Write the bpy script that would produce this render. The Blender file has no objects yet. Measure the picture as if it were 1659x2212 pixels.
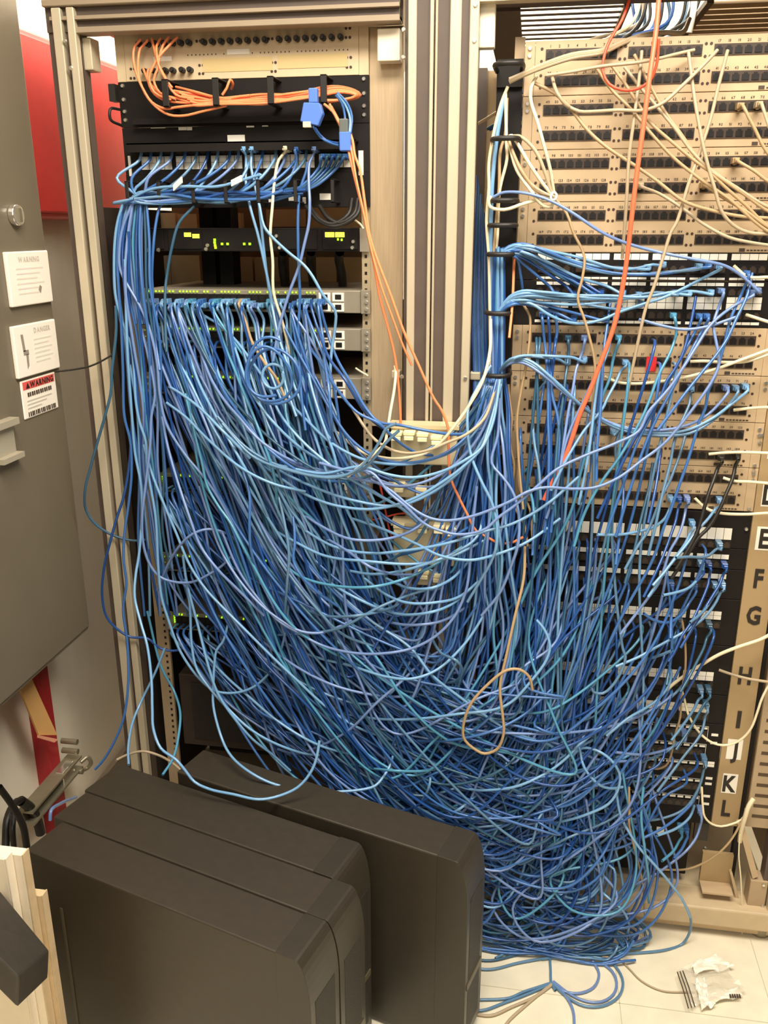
import bpy, bmesh, math, random
import numpy as np
from mathutils import Vector, Matrix
random.seed(7); rng = np.random.default_rng(11)
S = bpy.context.scene
COL = bpy.context.scene.collection
EXPOSURE, WORLD, TROFFER, FILL, STRIP, ROW = 0.0, 0.15, 84, 26, 17, 45

# ------------------------------------------------------------------ camera
F_PX, YAW, PITCH, ROLL = 1879.65, -.16278, .31422, -.00191
CAM = np.array([-.00633, -1.72941, 1.51519])
def _axes():
    cy, sy, cp, sp, cr, sr = math.cos(YAW), math.sin(YAW), math.cos(PITCH), math.sin(PITCH), math.cos(ROLL), math.sin(ROLL)
    f = np.array([sy*cp, cy*cp, -sp]); r = np.array([cy, -sy, 0.]); u = np.cross(r, f)
    return cr*r+sr*u, -sr*r+cr*u, f
RT, UP, FW = _axes()
cd = bpy.data.cameras.new('camera'); cam = bpy.data.objects.new('camera', cd); COL.objects.link(cam)
cd.sensor_fit = 'VERTICAL'; cd.sensor_height = 24; cd.lens = 24*F_PX/2212; cd.clip_start = .02
M = Matrix.Identity(4)
for i in range(3):
    M[i][0], M[i][1], M[i][2], M[i][3] = RT[i], UP[i], -FW[i], CAM[i]
cam.matrix_world = M
S.camera = cam
S.view_settings.view_transform = 'Standard'; S.view_settings.look = 'None'
S.view_settings.gamma = 1; S.view_settings.use_curve_mapping = False
S.view_settings.exposure = EXPOSURE

# ------------------------------------------------------------------ world, room lights and an added fill
w = bpy.data.worlds.new('room_light'); S.world = w; w.use_nodes = True
w.node_tree.nodes['Background'].inputs[0].default_value = (1, .93, .83, 1)
w.node_tree.nodes['Background'].inputs[1].default_value = WORLD
def area(name, loc, tgt, sx, sy, power, col=(1, .92, .80)):
    l = bpy.data.lights.new(name, 'AREA'); l.shape = 'RECTANGLE'; l.size = sx; l.size_y = sy
    l.energy = power; l.color = col
    o = bpy.data.objects.new(name, l); COL.objects.link(o); o.location = loc
    o.rotation_euler = (Vector(tgt)-Vector(loc)).to_track_quat('-Z', 'Y').to_euler()
    return o
area('ceiling_troffer_light', (.2, -1.0, 2.66), (.15, -.85, 0), 1.6, .6, TROFFER)
area('added_fill_light_far', (.1, -3.2, 2.66), (0, -2.2, .6), 1.5, .8, FILL)  # unseen fill lamp added behind the camera
area('ceiling_strip_light_behind', (-.99, .45, 2.64), (-1.0, .3, 0), .16, 1.3, STRIP)
area('ceiling_row_light_behind', (-.1, .95, 2.64), (-.1, 1.0, 0), 1.5, .3, ROW)

# ------------------------------------------------------------------ pixel <-> place helpers (give a measured spot its real depth)
def ray(u, v): return FW + RT*(u-829.5)/F_PX - UP*(v-1106)/F_PX
def at(u, v, Y=0.):
    d = ray(u, v); return CAM + d*(Y-CAM[1])/d[1]
def atx(u, v, X):
    d = ray(u, v); return CAM + d*(X-CAM[0])/d[0]
def atz(u, v, Z):
    d = ray(u, v); return CAM + d*(Z-CAM[2])/d[2]

# ------------------------------------------------------------------ materials
MATS = {}
def mat(name, rgb, rough=.5, metal=0., noise=0., nscale=40., bump=0., spec=.5, emit=None, stretch=None, alpha=1., trans=0., coat=0.):
    if name in MATS: return MATS[name]
    m = bpy.data.materials.new(name); m.use_nodes = True; nt = m.node_tree; b = nt.nodes['Principled BSDF']
    c = tuple((x/255/12.92 if x/255 <= .04045 else ((x/255+.055)/1.055)**2.4) for x in rgb)
    b.inputs['Base Color'].default_value = (*c, 1); b.inputs['Roughness'].default_value = rough
    b.inputs['Metallic'].default_value = metal; b.inputs['Specular IOR Level'].default_value = spec
    b.inputs['Coat Weight'].default_value = coat
    if alpha < 1: b.inputs['Alpha'].default_value = alpha
    if trans: b.inputs['Transmission Weight'].default_value = trans
    if emit:
        b.inputs['Emission Color'].default_value = (*c, 1); b.inputs['Emission Strength'].default_value = emit
    if noise or bump:
        tc = nt.nodes.new('ShaderNodeTexCoord'); n = nt.nodes.new('ShaderNodeTexNoise')
        n.inputs['Scale'].default_value = nscale; n.inputs['Detail'].default_value = 5
        src = tc.outputs['Object']
        if stretch:
            mp = nt.nodes.new('ShaderNodeMapping'); mp.inputs['Scale'].default_value = stretch
            nt.links.new(src, mp.inputs['Vector']); src = mp.outputs['Vector']
        nt.links.new(src, n.inputs['Vector'])
        if noise:
            rp = nt.nodes.new('ShaderNodeValToRGB'); e = rp.color_ramp.elements
            e[0].position = .3; e[1].position = .7
            e[0].color = (*[x*(1-noise) for x in c], 1); e[1].color = (*[min(1, x*(1+noise*.7)) for x in c], 1)
            nt.links.new(n.outputs['Fac'], rp.inputs['Fac']); nt.links.new(rp.outputs['Color'], b.inputs['Base Color'])
        if bump:
            bp = nt.nodes.new('ShaderNodeBump'); bp.inputs['Strength'].default_value = bump; bp.inputs['Distance'].default_value = .002
            nt.links.new(n.outputs['Fac'], bp.inputs['Height']); nt.links.new(bp.outputs['Normal'], b.inputs['Normal'])
    MATS[name] = m
    return m
TAN = mat('tan_panel_paint', (190, 164, 129), .45, noise=.06, nscale=14)
TAN2 = mat('yellow_beige_plate', (210, 188, 152), .5, noise=.04)
PALE = mat('pale_frame_aluminium', (206, 192, 164), .38, metal=.25, noise=.05, nscale=9, stretch=(6, 6, .6))
DKFRAME = mat('dark_brown_frame', (90, 76, 66), .5, noise=.1, nscale=20)  # darker brown than the flanges; post cores, beams and roof plates
BRUSH = mat('brushed_steel_plate', (196, 172, 138), .42, metal=.35, noise=.1, nscale=30, stretch=(14, 14, .5))
BLACK = mat('black_panel_paint', (25, 20, 17), .6, noise=.15, nscale=25, spec=.25)
SOCKET = mat('black_socket_plastic', (20, 15, 12), .4)
BROWN = mat('brown_port_block', (62, 47, 35), .5)
WHITE = mat('white_label_card', (245, 238, 222), .6)
CREAMW = mat('cream_plastic_clip', (240, 226, 180), .5)
INK = mat('printed_ink', (70, 55, 42), .7)
INKB = mat('black_letter_ink', (40, 32, 24), .6)
STEEL = mat('screw_steel', (225, 220, 210), .22, metal=.9)
GREYP = mat('grey_enclosure_paint', (114, 104, 86), .42, noise=.06, nscale=8)
WALLM = mat('white_wall_paint', (244, 234, 212), .75, noise=.03, nscale=5, stretch=(4, 4, .4))
FLOORM = mat('pale_vinyl_tile', (232, 222, 196), .5, noise=.07, nscale=18)
JOINT = mat('tile_joint', (196, 184, 158), .7)
CEILM = mat('ceiling_tile', (240, 236, 226), .8, noise=.03)
REDM = mat('red_cabinet_paint', (214, 40, 42), .5, noise=.05)
REDT = mat('red_tape', (225, 45, 48), .6)
SWGREY = mat('grey_switch_face', (150, 140, 122), .4, metal=.2, noise=.05)
LED = mat('green_status_light', (160, 225, 30), .4, emit=1.6)
LEDY = mat('yellow_status_light', (228, 224, 60), .4, emit=2.4)
PCB = mat('computer_case_black', (56, 49, 39), .4, noise=.1, nscale=60, bump=.05)
PCD = mat('computer_bezel_black', (52, 46, 37), .36, noise=.08)
PCV = mat('computer_vent_mesh', (40, 35, 28), .6, noise=.3, nscale=300, bump=.4)
BOARD = mat('white_board_laminate', (240, 226, 200), .6, noise=.03)
BOARD2 = mat('raw_board_edge', (208, 182, 142), .7, noise=.1)
CASEM = mat('dark_grey_case', (66, 60, 52), .6, noise=.12, nscale=50, bump=.1)
GALV = mat('galvanised_steel', (150, 142, 118), .4, metal=.6, noise=.1)
PIPE = mat('red_pipe_paint', (172, 34, 40), .5, noise=.08)
TAG = mat('buff_paper_tag', (232, 178, 108), .7)
RUBBER = mat('black_rubber', (30, 26, 22), .5)
CLEAR = mat('clear_wrapper_film', (236, 228, 208), .2, alpha=.45)
GAPSHADE = mat('painted_gap_shade', (26, 20, 17), .7)
SLOTM = mat('slotted_grey_panel', (176, 152, 120), .5, noise=.05)
BLUEPL = mat('blue_connector_plastic', (88, 128, 214), .4)
CABLE = {
    'b': mat('blue_jacket', (60, 106, 168), .3, coat=.35), 'l': mat('sky_blue_jacket', (116, 162, 202), .28, coat=.4),
    't': mat('teal_blue_jacket', (80, 146, 178), .3, coat=.35), 'p': mat('periwinkle_jacket', (112, 138, 188), .3, coat=.35),
    'd': mat('deep_blue_jacket', (30, 74, 140), .32, coat=.3), 'k': mat('dark_teal_jacket', (50, 90, 116), .36, coat=.2),
    'o': mat('orange_fibre_jacket', (246, 144, 92), .45), 'r': mat('red_orange_fibre_jacket', (232, 84, 52), .4),
    'w': mat('cream_jacket', (236, 220, 184), .4), 'n': mat('tan_jacket', (176, 147, 108), .45),
    'g': mat('grey_jacket', (180, 160, 130), .45), 'x': mat('black_jacket', (36, 32, 26), .45),
    'q': mat('salmon_orange_jacket', (246, 112, 74), .45),
    's': mat('steel_blue_jacket', (92, 130, 162), .3, coat=.35)}

# ------------------------------------------------------------------ mesh helpers
ORG = {}
class MB:
    def __init__(s): s.v = []; s.f = []; s.m = []
    def add(s, vs, fs, mi=0):
        n = len(s.v); s.v += [tuple(map(float, p)) for p in vs]; s.f += [tuple(i+n for i in q) for q in fs]; s.m += [mi]*len(fs); return s
    def box(s, x0, x1, y0, y1, z0, z1, mi=0):
        if x0 > x1: x0, x1 = x1, x0
        if y0 > y1: y0, y1 = y1, y0
        if z0 > z1: z0, z1 = z1, z0
        return s.add([(x0,y0,z0),(x1,y0,z0),(x1,y1,z0),(x0,y1,z0),(x0,y0,z1),(x1,y0,z1),(x1,y1,z1),(x0,y1,z1)],
                     [(0,3,2,1),(4,5,6,7),(0,1,5,4),(1,2,6,5),(2,3,7,6),(3,0,4,7)], mi)
    def hexa(s, a, b, mi=0):   # two quads a (front) and b (back), 4 points each
        return s.add(list(a)+list(b), [(0,1,2,3),(7,6,5,4),(0,4,5,1),(1,5,6,2),(2,6,7,3),(3,7,4,0)], mi)
    def prism(s, poly, axis, a, b, mi=0):  # poly 2D points extruded along axis
        n = len(poly)
        def p3(p, h): return {'x': (h, p[0], p[1]), 'y': (p[0], h, p[1]), 'z': (p[0], p[1], h)}[axis]
        vs = [p3(p, a) for p in poly]+[p3(p, b) for p in poly]
        return s.add(vs, [tuple(range(n))[::-1], tuple(range(n, 2*n))]+[(i, (i+1) % n, n+(i+1) % n, n+i) for i in range(n)], mi)
    def cyl(s, c, r, h, axis='y', n=10, mi=0, r2=None):
        r2 = r if r2 is None else r2
        vs = []
        for k, rr in ((0, r), (1, r2)):
            for i in range(n):
                a = 2*math.pi*i/n; p = [0, 0, 0]; ax = 'xyz'.index(axis); o = [j for j in range(3) if j != ax]
                p[ax] = k*h; p[o[0]] = rr*math.cos(a); p[o[1]] = rr*math.sin(a); vs.append([c[j]+p[j] for j in range(3)])
        return s.add(vs, [tuple(range(n))[::-1], tuple(range(n, 2*n))]+[(i, (i+1) % n, n+(i+1) % n, n+i) for i in range(n)], mi)
    def tube(s, pts, r, n=6, mi=0, closed=False):
        v, f = tube_arrays(np.asarray(pts, float), r, n); return s.add(v.tolist(), f.tolist(), mi)
    def mesh(s, name, mats, off=(0, 0, 0), smooth=False, bevel=0., seg=2):
        me = bpy.data.meshes.new(name)
        me.from_pydata([(a-off[0], b-off[1], c-off[2]) for a, b, c in s.v], [], s.f)
        for m_ in (mats if isinstance(mats, (list, tuple)) else [mats]): me.materials.append(m_)
        if any(s.m): me.polygons.foreach_set('material_index', s.m)
        bm = bmesh.new(); bm.from_mesh(me)
        bmesh.ops.recalc_face_normals(bm, faces=bm.faces)
        if bevel:
            bmesh.ops.bevel(bm, geom=[e for e in bm.edges if len(e.link_faces) == 2 and e.calc_face_angle(0) > .5], offset=bevel, segments=seg, affect='EDGES', profile=.5)
        bm.to_mesh(me); bm.free()
        if smooth: me.polygons.foreach_set('use_smooth', [True]*len(me.polygons))
        me.update(); return me
    def build(s, name, mats, parent=None, label=None, **k):
        off = ORG[parent.name] if parent else np.zeros(3)
        o = bpy.data.objects.new(name, s.mesh(name, mats, off, **k)); COL.objects.link(o)
        ORG[o.name] = off.copy() if parent else np.zeros(3)
        if parent: o.parent = parent
        if label: o['label'] = label
        return o
def tube_arrays(P, r, n=6):
    T = np.gradient(P, axis=0); T /= np.linalg.norm(T, axis=1)[:, None]+1e-12
    N = np.zeros_like(P); a = np.array([0, 0, 1.]) if abs(T[0][2]) < .9 else np.array([1., 0, 0])
    N[0] = a-T[0]*a.dot(T[0]); N[0] /= np.linalg.norm(N[0])
    for i in range(1, len(P)):
        x = N[i-1]-T[i]*N[i-1].dot(T[i]); N[i] = x/(np.linalg.norm(x)+1e-12)
    B = np.cross(T, N); ang = np.arange(n)*2*np.pi/n
    R = np.full(len(P), r) if np.isscalar(r) else np.asarray(r)
    V = (P[:, None]+R[:, None, None]*(np.cos(ang)[None, :, None]*N[:, None]+np.sin(ang)[None, :, None]*B[:, None])).reshape(-1, 3)
    i = np.arange(len(P)-1)[:, None]*n; j = np.arange(n)[None]; j2 = (j+1) % n
    Fq = np.stack([i+j, i+n+j, i+n+j2, i+j2], -1).reshape(-1, 4)
    return V, Fq
def spline(P, step=.012, closed=False):
    P = np.asarray(P, float)
    if len(P) == 2: P = np.array([P[0], (P[0]+P[1])/2, P[1]])
    Q = np.vstack([2*P[0]-P[1], P, 2*P[-1]-P[-2]]); out = []
    for i in range(1, len(Q)-2):
        p0, p1, p2, p3 = Q[i-1:i+3]
        # centripetal-ish Catmull-Rom
        d = lambda a, b: max(np.linalg.norm(b-a), 1e-6)**.5
        t0 = 0; t1 = t0+d(p0, p1); t2 = t1+d(p1, p2); t3 = t2+d(p2, p3)
        k = max(2, min(14, int(np.linalg.norm(p2-p1)/step)+1)); t = np.linspace(t1, t2, k, endpoint=False)[:, None]
        A1 = (t1-t)/(t1-t0)*p0+(t-t0)/(t1-t0)*p1; A2 = (t2-t)/(t2-t1)*p1+(t-t1)/(t2-t1)*p2; A3 = (t3-t)/(t3-t2)*p2+(t-t2)/(t3-t2)*p3
        B1 = (t2-t)/(t2-t0)*A1+(t-t0)/(t2-t0)*A2; B2 = (t3-t)/(t3-t1)*A2+(t-t1)/(t3-t1)*A3
        out.append((t2-t)/(t2-t1)*B1+(t-t1)/(t2-t1)*B2)
    out.append(P[-1:]); return np.vstack(out)
def tag(o, label, cat, group=None, kind=None):
    o['label'] = label; o['category'] = cat
    if group: o['group'] = group
    if kind: o['kind'] = kind
    return o
def thing(name, label, cat, loc=(0, 0, 0), group=None, kind=None):
    o = bpy.data.objects.new(name, None); COL.objects.link(o); o.location = loc; o.empty_display_size = .05
    ORG[o.name] = np.array(loc, float); return tag(o, label, cat, group, kind)
def struct(o): o['kind'] = 'structure'; return o
def inst(name, me, parent, loc, rot=None):   # an alike piece sharing mesh data, placed at a world spot
    o = bpy.data.objects.new(name, me); COL.objects.link(o); o.parent = parent
    o.location = np.asarray(loc, float)-ORG[parent.name]
    if rot: o.rotation_euler = rot
    ORG[o.name] = np.asarray(loc, float); return o
GLY = {}
def glyph(ch):
    if ch not in GLY:
        c = bpy.data.curves.new('g', 'FONT'); c.body = ch; c.resolution_u = 2; c.offset = .036 if ch.isalpha() else .018; c.size = 1
        o = bpy.data.objects.new('g', c); COL.objects.link(o); bpy.context.view_layer.update()
        me = bpy.data.meshes.new_from_object(o.evaluated_get(bpy.context.evaluated_depsgraph_get()))
        v = np.array([tuple(p.co) for p in me.vertices])[:, :2]; f = [tuple(p.vertices) for p in me.polygons]
        bpy.data.objects.remove(o); bpy.data.curves.remove(c); bpy.data.meshes.remove(me)
        GLY[ch] = (v, f, v[:, 0].min(), v[:, 0].max())
    return GLY[ch]
def text(mb, s, org, right, up, h, condense=1., center=True, gap=.12):
    """flat lettering: org is the middle of the baseline (or left end)"""
    org, right, up = map(lambda a: np.asarray(a, float), (org, right, up)); sc = h/.69
    ws = [(.3 if ch == ' ' else glyph(ch)[3]-glyph(ch)[2]) for ch in s]; tot = sum(ws)+gap*(len(s)-1)
    x = -tot/2 if center else 0
    for ch, wd in zip(s, ws):
        if ch != ' ':
            v, f, a, b = glyph(ch)
            mb.add([org+right*(p[0]-a+x)*sc*condense+up*p[1]*sc for p in v], f)
        x += wd+gap
XR, ZU = (1, 0, 0), (0, 0, 1)
# ================================================================== the room
fl = struct(MB().box(-1.1, 2.2, -3.2, 1.3, -.05, 0).build('floor', FLOORM))
TILE_J = MB()
for k in range(-3, 8): TILE_J.box(-.06+.3048*k-.0008, -.06+.3048*k+.0008, -3.0, -.06, -.001, .0004)
for k in range(0, 9): TILE_J.box(-1.1, 2.2, -.28-.3048*k-.0008, -.28-.3048*k+.0008, -.001, .0004)
TILE_J.build('tile_joint_lines', JOINT, fl)
struct(MB().box(-1.2, -1.1, -3.2, 1.3, 0, 2.7).build('wall_left', WALLM))
struct(MB().box(-1.2, 2.2, 1.3, 1.4, 0, 2.7).build('wall_back', WALLM))
ce = struct(MB().box(-1.2, 2.2, -.2, 1.4, 2.7, 2.75).build('ceiling', CEILM))
struct(MB().box(-1.1, -1.085, -3.2, 1.3, 0, .1).build('baseboard_left', mat('grey_vinyl_base', (120, 106, 88), .5)))

screw_me = MB().cyl((0, 0, 0), .0042, -.003, 'y', 10, r2=.003).mesh('screw', STEEL, smooth=False)
hole_me = MB().cyl((0, 0, 0), .0026, -.0006, 'y', 8).mesh('rivet_hole', mat('dark_rivet', (66, 44, 30), .5))
# ================================================================== rack cabinets
FY = -.06
def post(parent, name, segs, z0=.06, z1=1.9):
    """segs: list of (x0, x1, 'f'|'g') front flanges and grooves across the post"""
    xs = [s[0] for s in segs]+[segs[-1][1]]
    core = MB().box(min(xs), max(xs), FY+.016, FY+.045, z0, z1).build(name, DKFRAME, parent)
    for a, b, k in segs:
        if k == 'f': MB().box(a, b, FY, FY+.02, z0, z1).build('flange', PALE, core, bevel=.0015, seg=1)
        elif k == 'm': MB().box(a, b, FY+.006, FY+.02, z0, z1).build('groove_liner', DKFRAME, core)
    return core
R1 = thing('equipment_rack', 'open beige framed equipment rack on the left holding the network switches', 'rack', (-.55, .3, 0))
post(R1, 'frame_post', [(-.912, -.895, 'g'), (-.895, -.877, 'f'), (-.877, -.866, 'g'), (-.866, -.851, 'f')])
post(R1, 'frame_post', [(-.2445, -.237, 'g'), (-.237, -.222, 'f'), (-.222, -.199, 'm'), (-.199, -.1925, 'f')], .06, 2.05)
for x0, x1 in ((-.912, -.851), (-.252, -.1925)):
    MB().box(x0, x1, .70, .76, .06, 1.9).build('rear_post', DKFRAME, R1)
tb = MB().box(-.912, -.2525, FY+.012, FY+.05, 1.862, 1.912).build('top_beam', DKFRAME, R1)
BEAM = mat('taupe_beam_paint', (158, 140, 116), .45, noise=.06, nscale=9)
MB().box(-.912, -.2525, FY, FY+.02, 1.902, 1.914).build('flange', BEAM, tb, bevel=.0015, seg=1)
MB().box(-.90, -.2525, FY+.002, FY+.02, 1.880, 1.886).build('flange', BEAM, tb)
MB().box(-.86, -.2525, FY+.004, FY+.04, 1.858, 1.868).build('flange', BEAM, tb, bevel=.001, seg=1)
MB().box(-.912, -.1925, FY+.04, .76, 1.905, 1.914).build('roof_panel', PALE, R1)
MB().box(-.912, -.1925, FY+.01, .76, .02, .1).build('base', BRUSH, R1)
RDT = mat('rear_door_tan', (178, 152, 112), .6)
MB().box(-.90, -.20, .745, .757, .1, 1.3).build('rear_door', RDT, R1)  # unseen door, stepped to bar lamp leakage below and show lit wall above
MB().box(-.90, -.42, .745, .757, 1.3, 1.9).build('rear_door', RDT, R1)
DKI = mat('painted_interior_shade', (54, 43, 35), .7)  # dark colour of sheets added to make the rack interior look shaded
MB().box(-.85, -.20, .32, .33, .1, 1.36).build('added_backing', DKI, R1)
MB().box(-.866, -.862, .0, .74, .1, 1.558).build('added_side_blocker', DKI, R1)  # added sheet blocking strip light and pale wall on the open side
MB().box(-.85, -.33, .33, .335, 1.36, 1.62).build('added_backing', mat('added_backing_brown', (120, 98, 70), .6), R1)  # added board covering the bright back wall behind the open bays
# filler plates beside the 19 inch rails
MB().box(-.316, -.2535, .004, .012, 1.13, 1.862).build('filler_plate', BRUSH, R1)
MB().box(-.296, -.2555, -.03, .003, 1.80, 1.852).build('corner_bracket', mat('white_bracket', (238, 226, 200), .5), R1, bevel=.002)
MB().box(-.866, -.835, -.035, .0, 1.80, 1.855).build('corner_bracket', PALE, R1, bevel=.002)
MB().box(-.27, -.2525, -.03, -.01, 1.235, 1.25).build('corner_bracket', PALE, R1, bevel=.002)
for x, z in ((-.2445, 1.843), (-.2445, 1.80), (-.2445, 1.243), (-.872, 1.845), (-.866, 1.80)): inst('screw', screw_me, R1, (x, FY-.0005, z))
rail_l = MB().box(-.834, -.8035, .012, .02, .1, 1.36).build('mounting_rail', TAN, R1)
rail_r = MB().box(-.334, -.3165, .006, .014, .1, 1.86).build('mounting_rail', mat('zinc_rail', (190, 172, 140), .4, metal=.4, noise=.1), R1)
slot_me = MB().box(-.0024, .0024, -.0005, 0, -.003, .003).mesh('rail_hole', SOCKET)
for k in range(0, 80):
    z = 1.465-k*.0159
    if z > .9: inst('rail_hole', slot_me, rail_r, (-.3262, .0058, z))
    if .3 < z < 1.05: inst('rail_hole', slot_me, rail_l, (-.812, .0118, z))

R2 = thing('equipment_rack', 'open beige framed equipment rack on the right with lettered strip and patch panels', 'rack', (.2, .3, 0))
post(R2, 'frame_post', [(-.1895, -.1855, 'f'), (-.1855, -.165, 'm'), (-.1645, -.145, 'f'), (-.145, -.131, 'm'), (-.131, -.115, 'f')], .06, 2.05)
post(R2, 'frame_post', [(.562, .575, 'g'), (.575, .6, 'f')])
for x0, x1 in ((-.1895, -.14), (.55, .6)): MB().box(x0, x1, .70, .76, .06, 1.9).build('rear_post', DKFRAME, R2)
tb2 = MB().box(-.115, .6, FY+.012, FY+.05, 1.885, 1.93).build('top_beam', DKFRAME, R2)
MB().box(-.115, .6, FY, FY+.02, 1.905, 1.93).build('flange', PALE, tb2, bevel=.0015, seg=1)
MB().box(-.115, .6, FY+.004, FY+.03, 1.882, 1.890).build('flange', PALE, tb2)
MB().box(-.118, -.089, -.035, -.01, 1.815, 1.885).build('corner_bracket', mat('white_bracket', (238, 226, 200), .5), R2, bevel=.002)
MB().box(-.115, -.095, -.03, -.01, 1.235, 1.25).build('corner_bracket', PALE, R2, bevel=.002)
for x, z in ((-.122, 1.876), (-.122, 1.822), (-.122, 1.243)): inst('screw', screw_me, R2, (x, FY-.0005, z))
MB().box(-.10, .44, .32, .33, .1, 1.0).build('added_backing', DKI, R2)  # added dark backing, interior shade put into its colour
MB().box(-.115, -.05, FY+.05, .05, 1.894, 1.9).build('roof_plate', DKFRAME, R2)
MB().box(-.115, .6, FY+.05, .09, 1.9, 1.906).build('roof_plate', DKFRAME, R2)
# slotted roof: single slats with open gaps, cable opening between the two slotted fields
for (x0, x1) in ((-.05, .135), (.29, .6)):
    MB().box(x0-.012, x0, .09, .7, 1.896, 1.906).build('roof_plate', DKFRAME, R2)
    MB().box(x1, x1+.012, .09, .7, 1.896, 1.906).build('roof_plate', DKFRAME, R2)
    for k in range(14):
        y = .10+k*.044
        MB().box(x0, x1, y, y+(.017 if x0 < 0 else .036), 1.9 if x0 < 0 else 1.896, 1.9012).build('roof_slat', DKFRAME if x0 < 0 else SLOTM, R2)
MB().box(-.115, -.062, .09, .7, 1.896, 1.906).build('roof_plate', DKFRAME, R2)
MB().box(.60, .602, -.04, .76, .1, 1.9).build('side_panel', SLOTM, R2)
MB().box(-.19, .6, .745, .757, .1, 1.9).build('rear_door', mat('rear_door_tan', (178, 152, 112), .6), R2)
MB().box(-.19, .6, FY-.012, FY+.06, .035, .083).build('base_beam', mat('beige_base_beam', (200, 178, 142), .5, noise=.05), R2, bevel=.004)
MB().box(-.19, .6, FY+.01, FY+.05, .008, .035).build('plinth', BRUSH, R2)
MB().box(-.18, .59, FY+.06, .74, .06, .075).build('bottom_plate', mat('beige_bottom_plate', (206, 186, 150), .5, noise=.05), R2)
for x in (-.16, .575): MB().cyl((x, -.03, 0), .022, .03, 'z', 16).build('levelling_foot', GALV, R2, smooth=False)
# rails and lettered strip of the right rack
MB().box(-.037, -.004, .006, .014, .1, 1.82).build('mounting_rail', TAN, R2)
MB().box(-.055, -.037, .02, .028, 1.79, 1.84).build('rail_end', TAN, R2)
MB().box(.4165, .4468, .006, .014, .2, 1.82).build('mounting_rail', mat('black_rail', (48, 40, 33), .5), R2)
ls = MB().box(.4475, .503, -.006, .0, .255, 1.80).build('letter_strip', mat('ochre_strip_paint', (170, 143, 102), .5, noise=.05, nscale=10), R2)
MB().box(.437, .503, -.012, -.002, .106, .182).build('strip_foot', mat('ochre_strip_paint', (196, 164, 108)), R2)
MB().box(.437, .503, -.05, -.002, .102, .106).build('strip_foot', TAN, R2)
MB().box(.503, .514, .0, .02, .11, 1.8).build('gap_shade_strip', GAPSHADE, R2)  # dark bar painted in place of the shade beside the letter strip
for ch, z, plate in (('C', 1.118, 1), ('D', 1.022, 1), ('E', .931, 1), ('F', .846, 0), ('G', .765, 0), ('H', .627, 0), ('I', .523, 0), ('J', .449, 1), ('K', .363, 1), ('L', .30, 0)):
    h = .038
    par = ls
    if plate:
        par = MB().box(.474-.0155, .474+.0155, -.0066, -.006, z-.0245, z+.0245).build('letter_plate', WHITE, ls)
    b = MB(); text(b, ch, (.474, -.0072, z-h/2), XR, ZU, h, .72 if ch not in 'I' else .9)
    b.build('letter', INKB, par)
# slotted duct and angled foot bracket at the right
dp = MB().box(.512, .598, -.03, -.022, .275, 1.1).build('slotted_duct_cover', SLOTM, R2)
for k in range(26):
    z = .30+k*.0262
    MB().box(.522, .56, -.0306, -.0298, z, z+.0075).build('duct_slot', mat('slot_dark', (84, 66, 46), .7), dp)
MB().hexa([at(1597,1790,-.045),at(1609,1788,-.045),at(1638,1893,-.045),at(1626,1899,-.045)], [at(1597,1790,-.045)+(0,.03,0),at(1609,1788,-.045)+(0,.03,0),at(1638,1893,-.045)+(0,.03,0),at(1626,1899,-.045)+(0,.03,0)]).build('angle_bracket', TAN, R2)
MB().box(.535, .572, -.048, -.01, .075, .15).build('foot_bracket', SLOTM, R2, bevel=.002)
MB().hexa([at(1578,1890,-.03),at(1583,1888,-.03),at(1602,1962,-.03),at(1595,1966,-.03)], [at(1578,1890,-.03)+(0,.02,0),at(1583,1888,-.03)+(0,.02,0),at(1602,1962,-.03)+(0,.02,0),at(1595,1966,-.03)+(0,.02,0)]).build('angle_bracket', TAN, R2)
for x, z in ((.562, .142), (.567, .085)): inst('screw', screw_me, R2, (x, -.0485, z))
for v, u in ((940, 1645), (956, 1641), (1005, 1630), (1018, 1628), (1098, 1618), (1143, 1612)): 
    p = at(u, v, -.004); inst('screw', screw_me, R2, p)
for u, v in ((1598, 1247), (1593, 1292), (1584, 1366), (1582, 1379), (1578, 1408), (1575, 1420), (1568, 1489), (1567, 1502), (1523, 1832)):
    p = at(u, v, .004); inst('screw', screw_me, R2, p)

# ------------------------------------------------------------------ vertical cable manager of the right rack
vm = thing('vertical_cable_manager', 'black vertical cable manager with rings on the left edge of the right rack', 'cable manager', (-.06, 0, 1.2))
MB().box(-.084, -.038, -.004, .01, 1.1, 1.80).build('back_bar', BLACK, vm)
MB().box(-.084, -.038, -.012, -.003, 1.755, 1.80).build('end_plate', BLACK, vm)
for u, v in ((1088, 148), (1080, 305), (1075, 435), (1073, 487), (1075, 548), (1075, 672), (1072, 803)):
    p = at(u, v, -.03); z = p[2]; x = -.062
    MB().tube(spline([(x+.022, -.002, z), (x+.022, -.07, z), (x+.012, -.082, z), (x-.012, -.082, z), (x-.022, -.07, z), (x-.022, -.002, z)], .006), .0045, 8).build('ring', RUBBER, vm, smooth=True)

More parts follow.
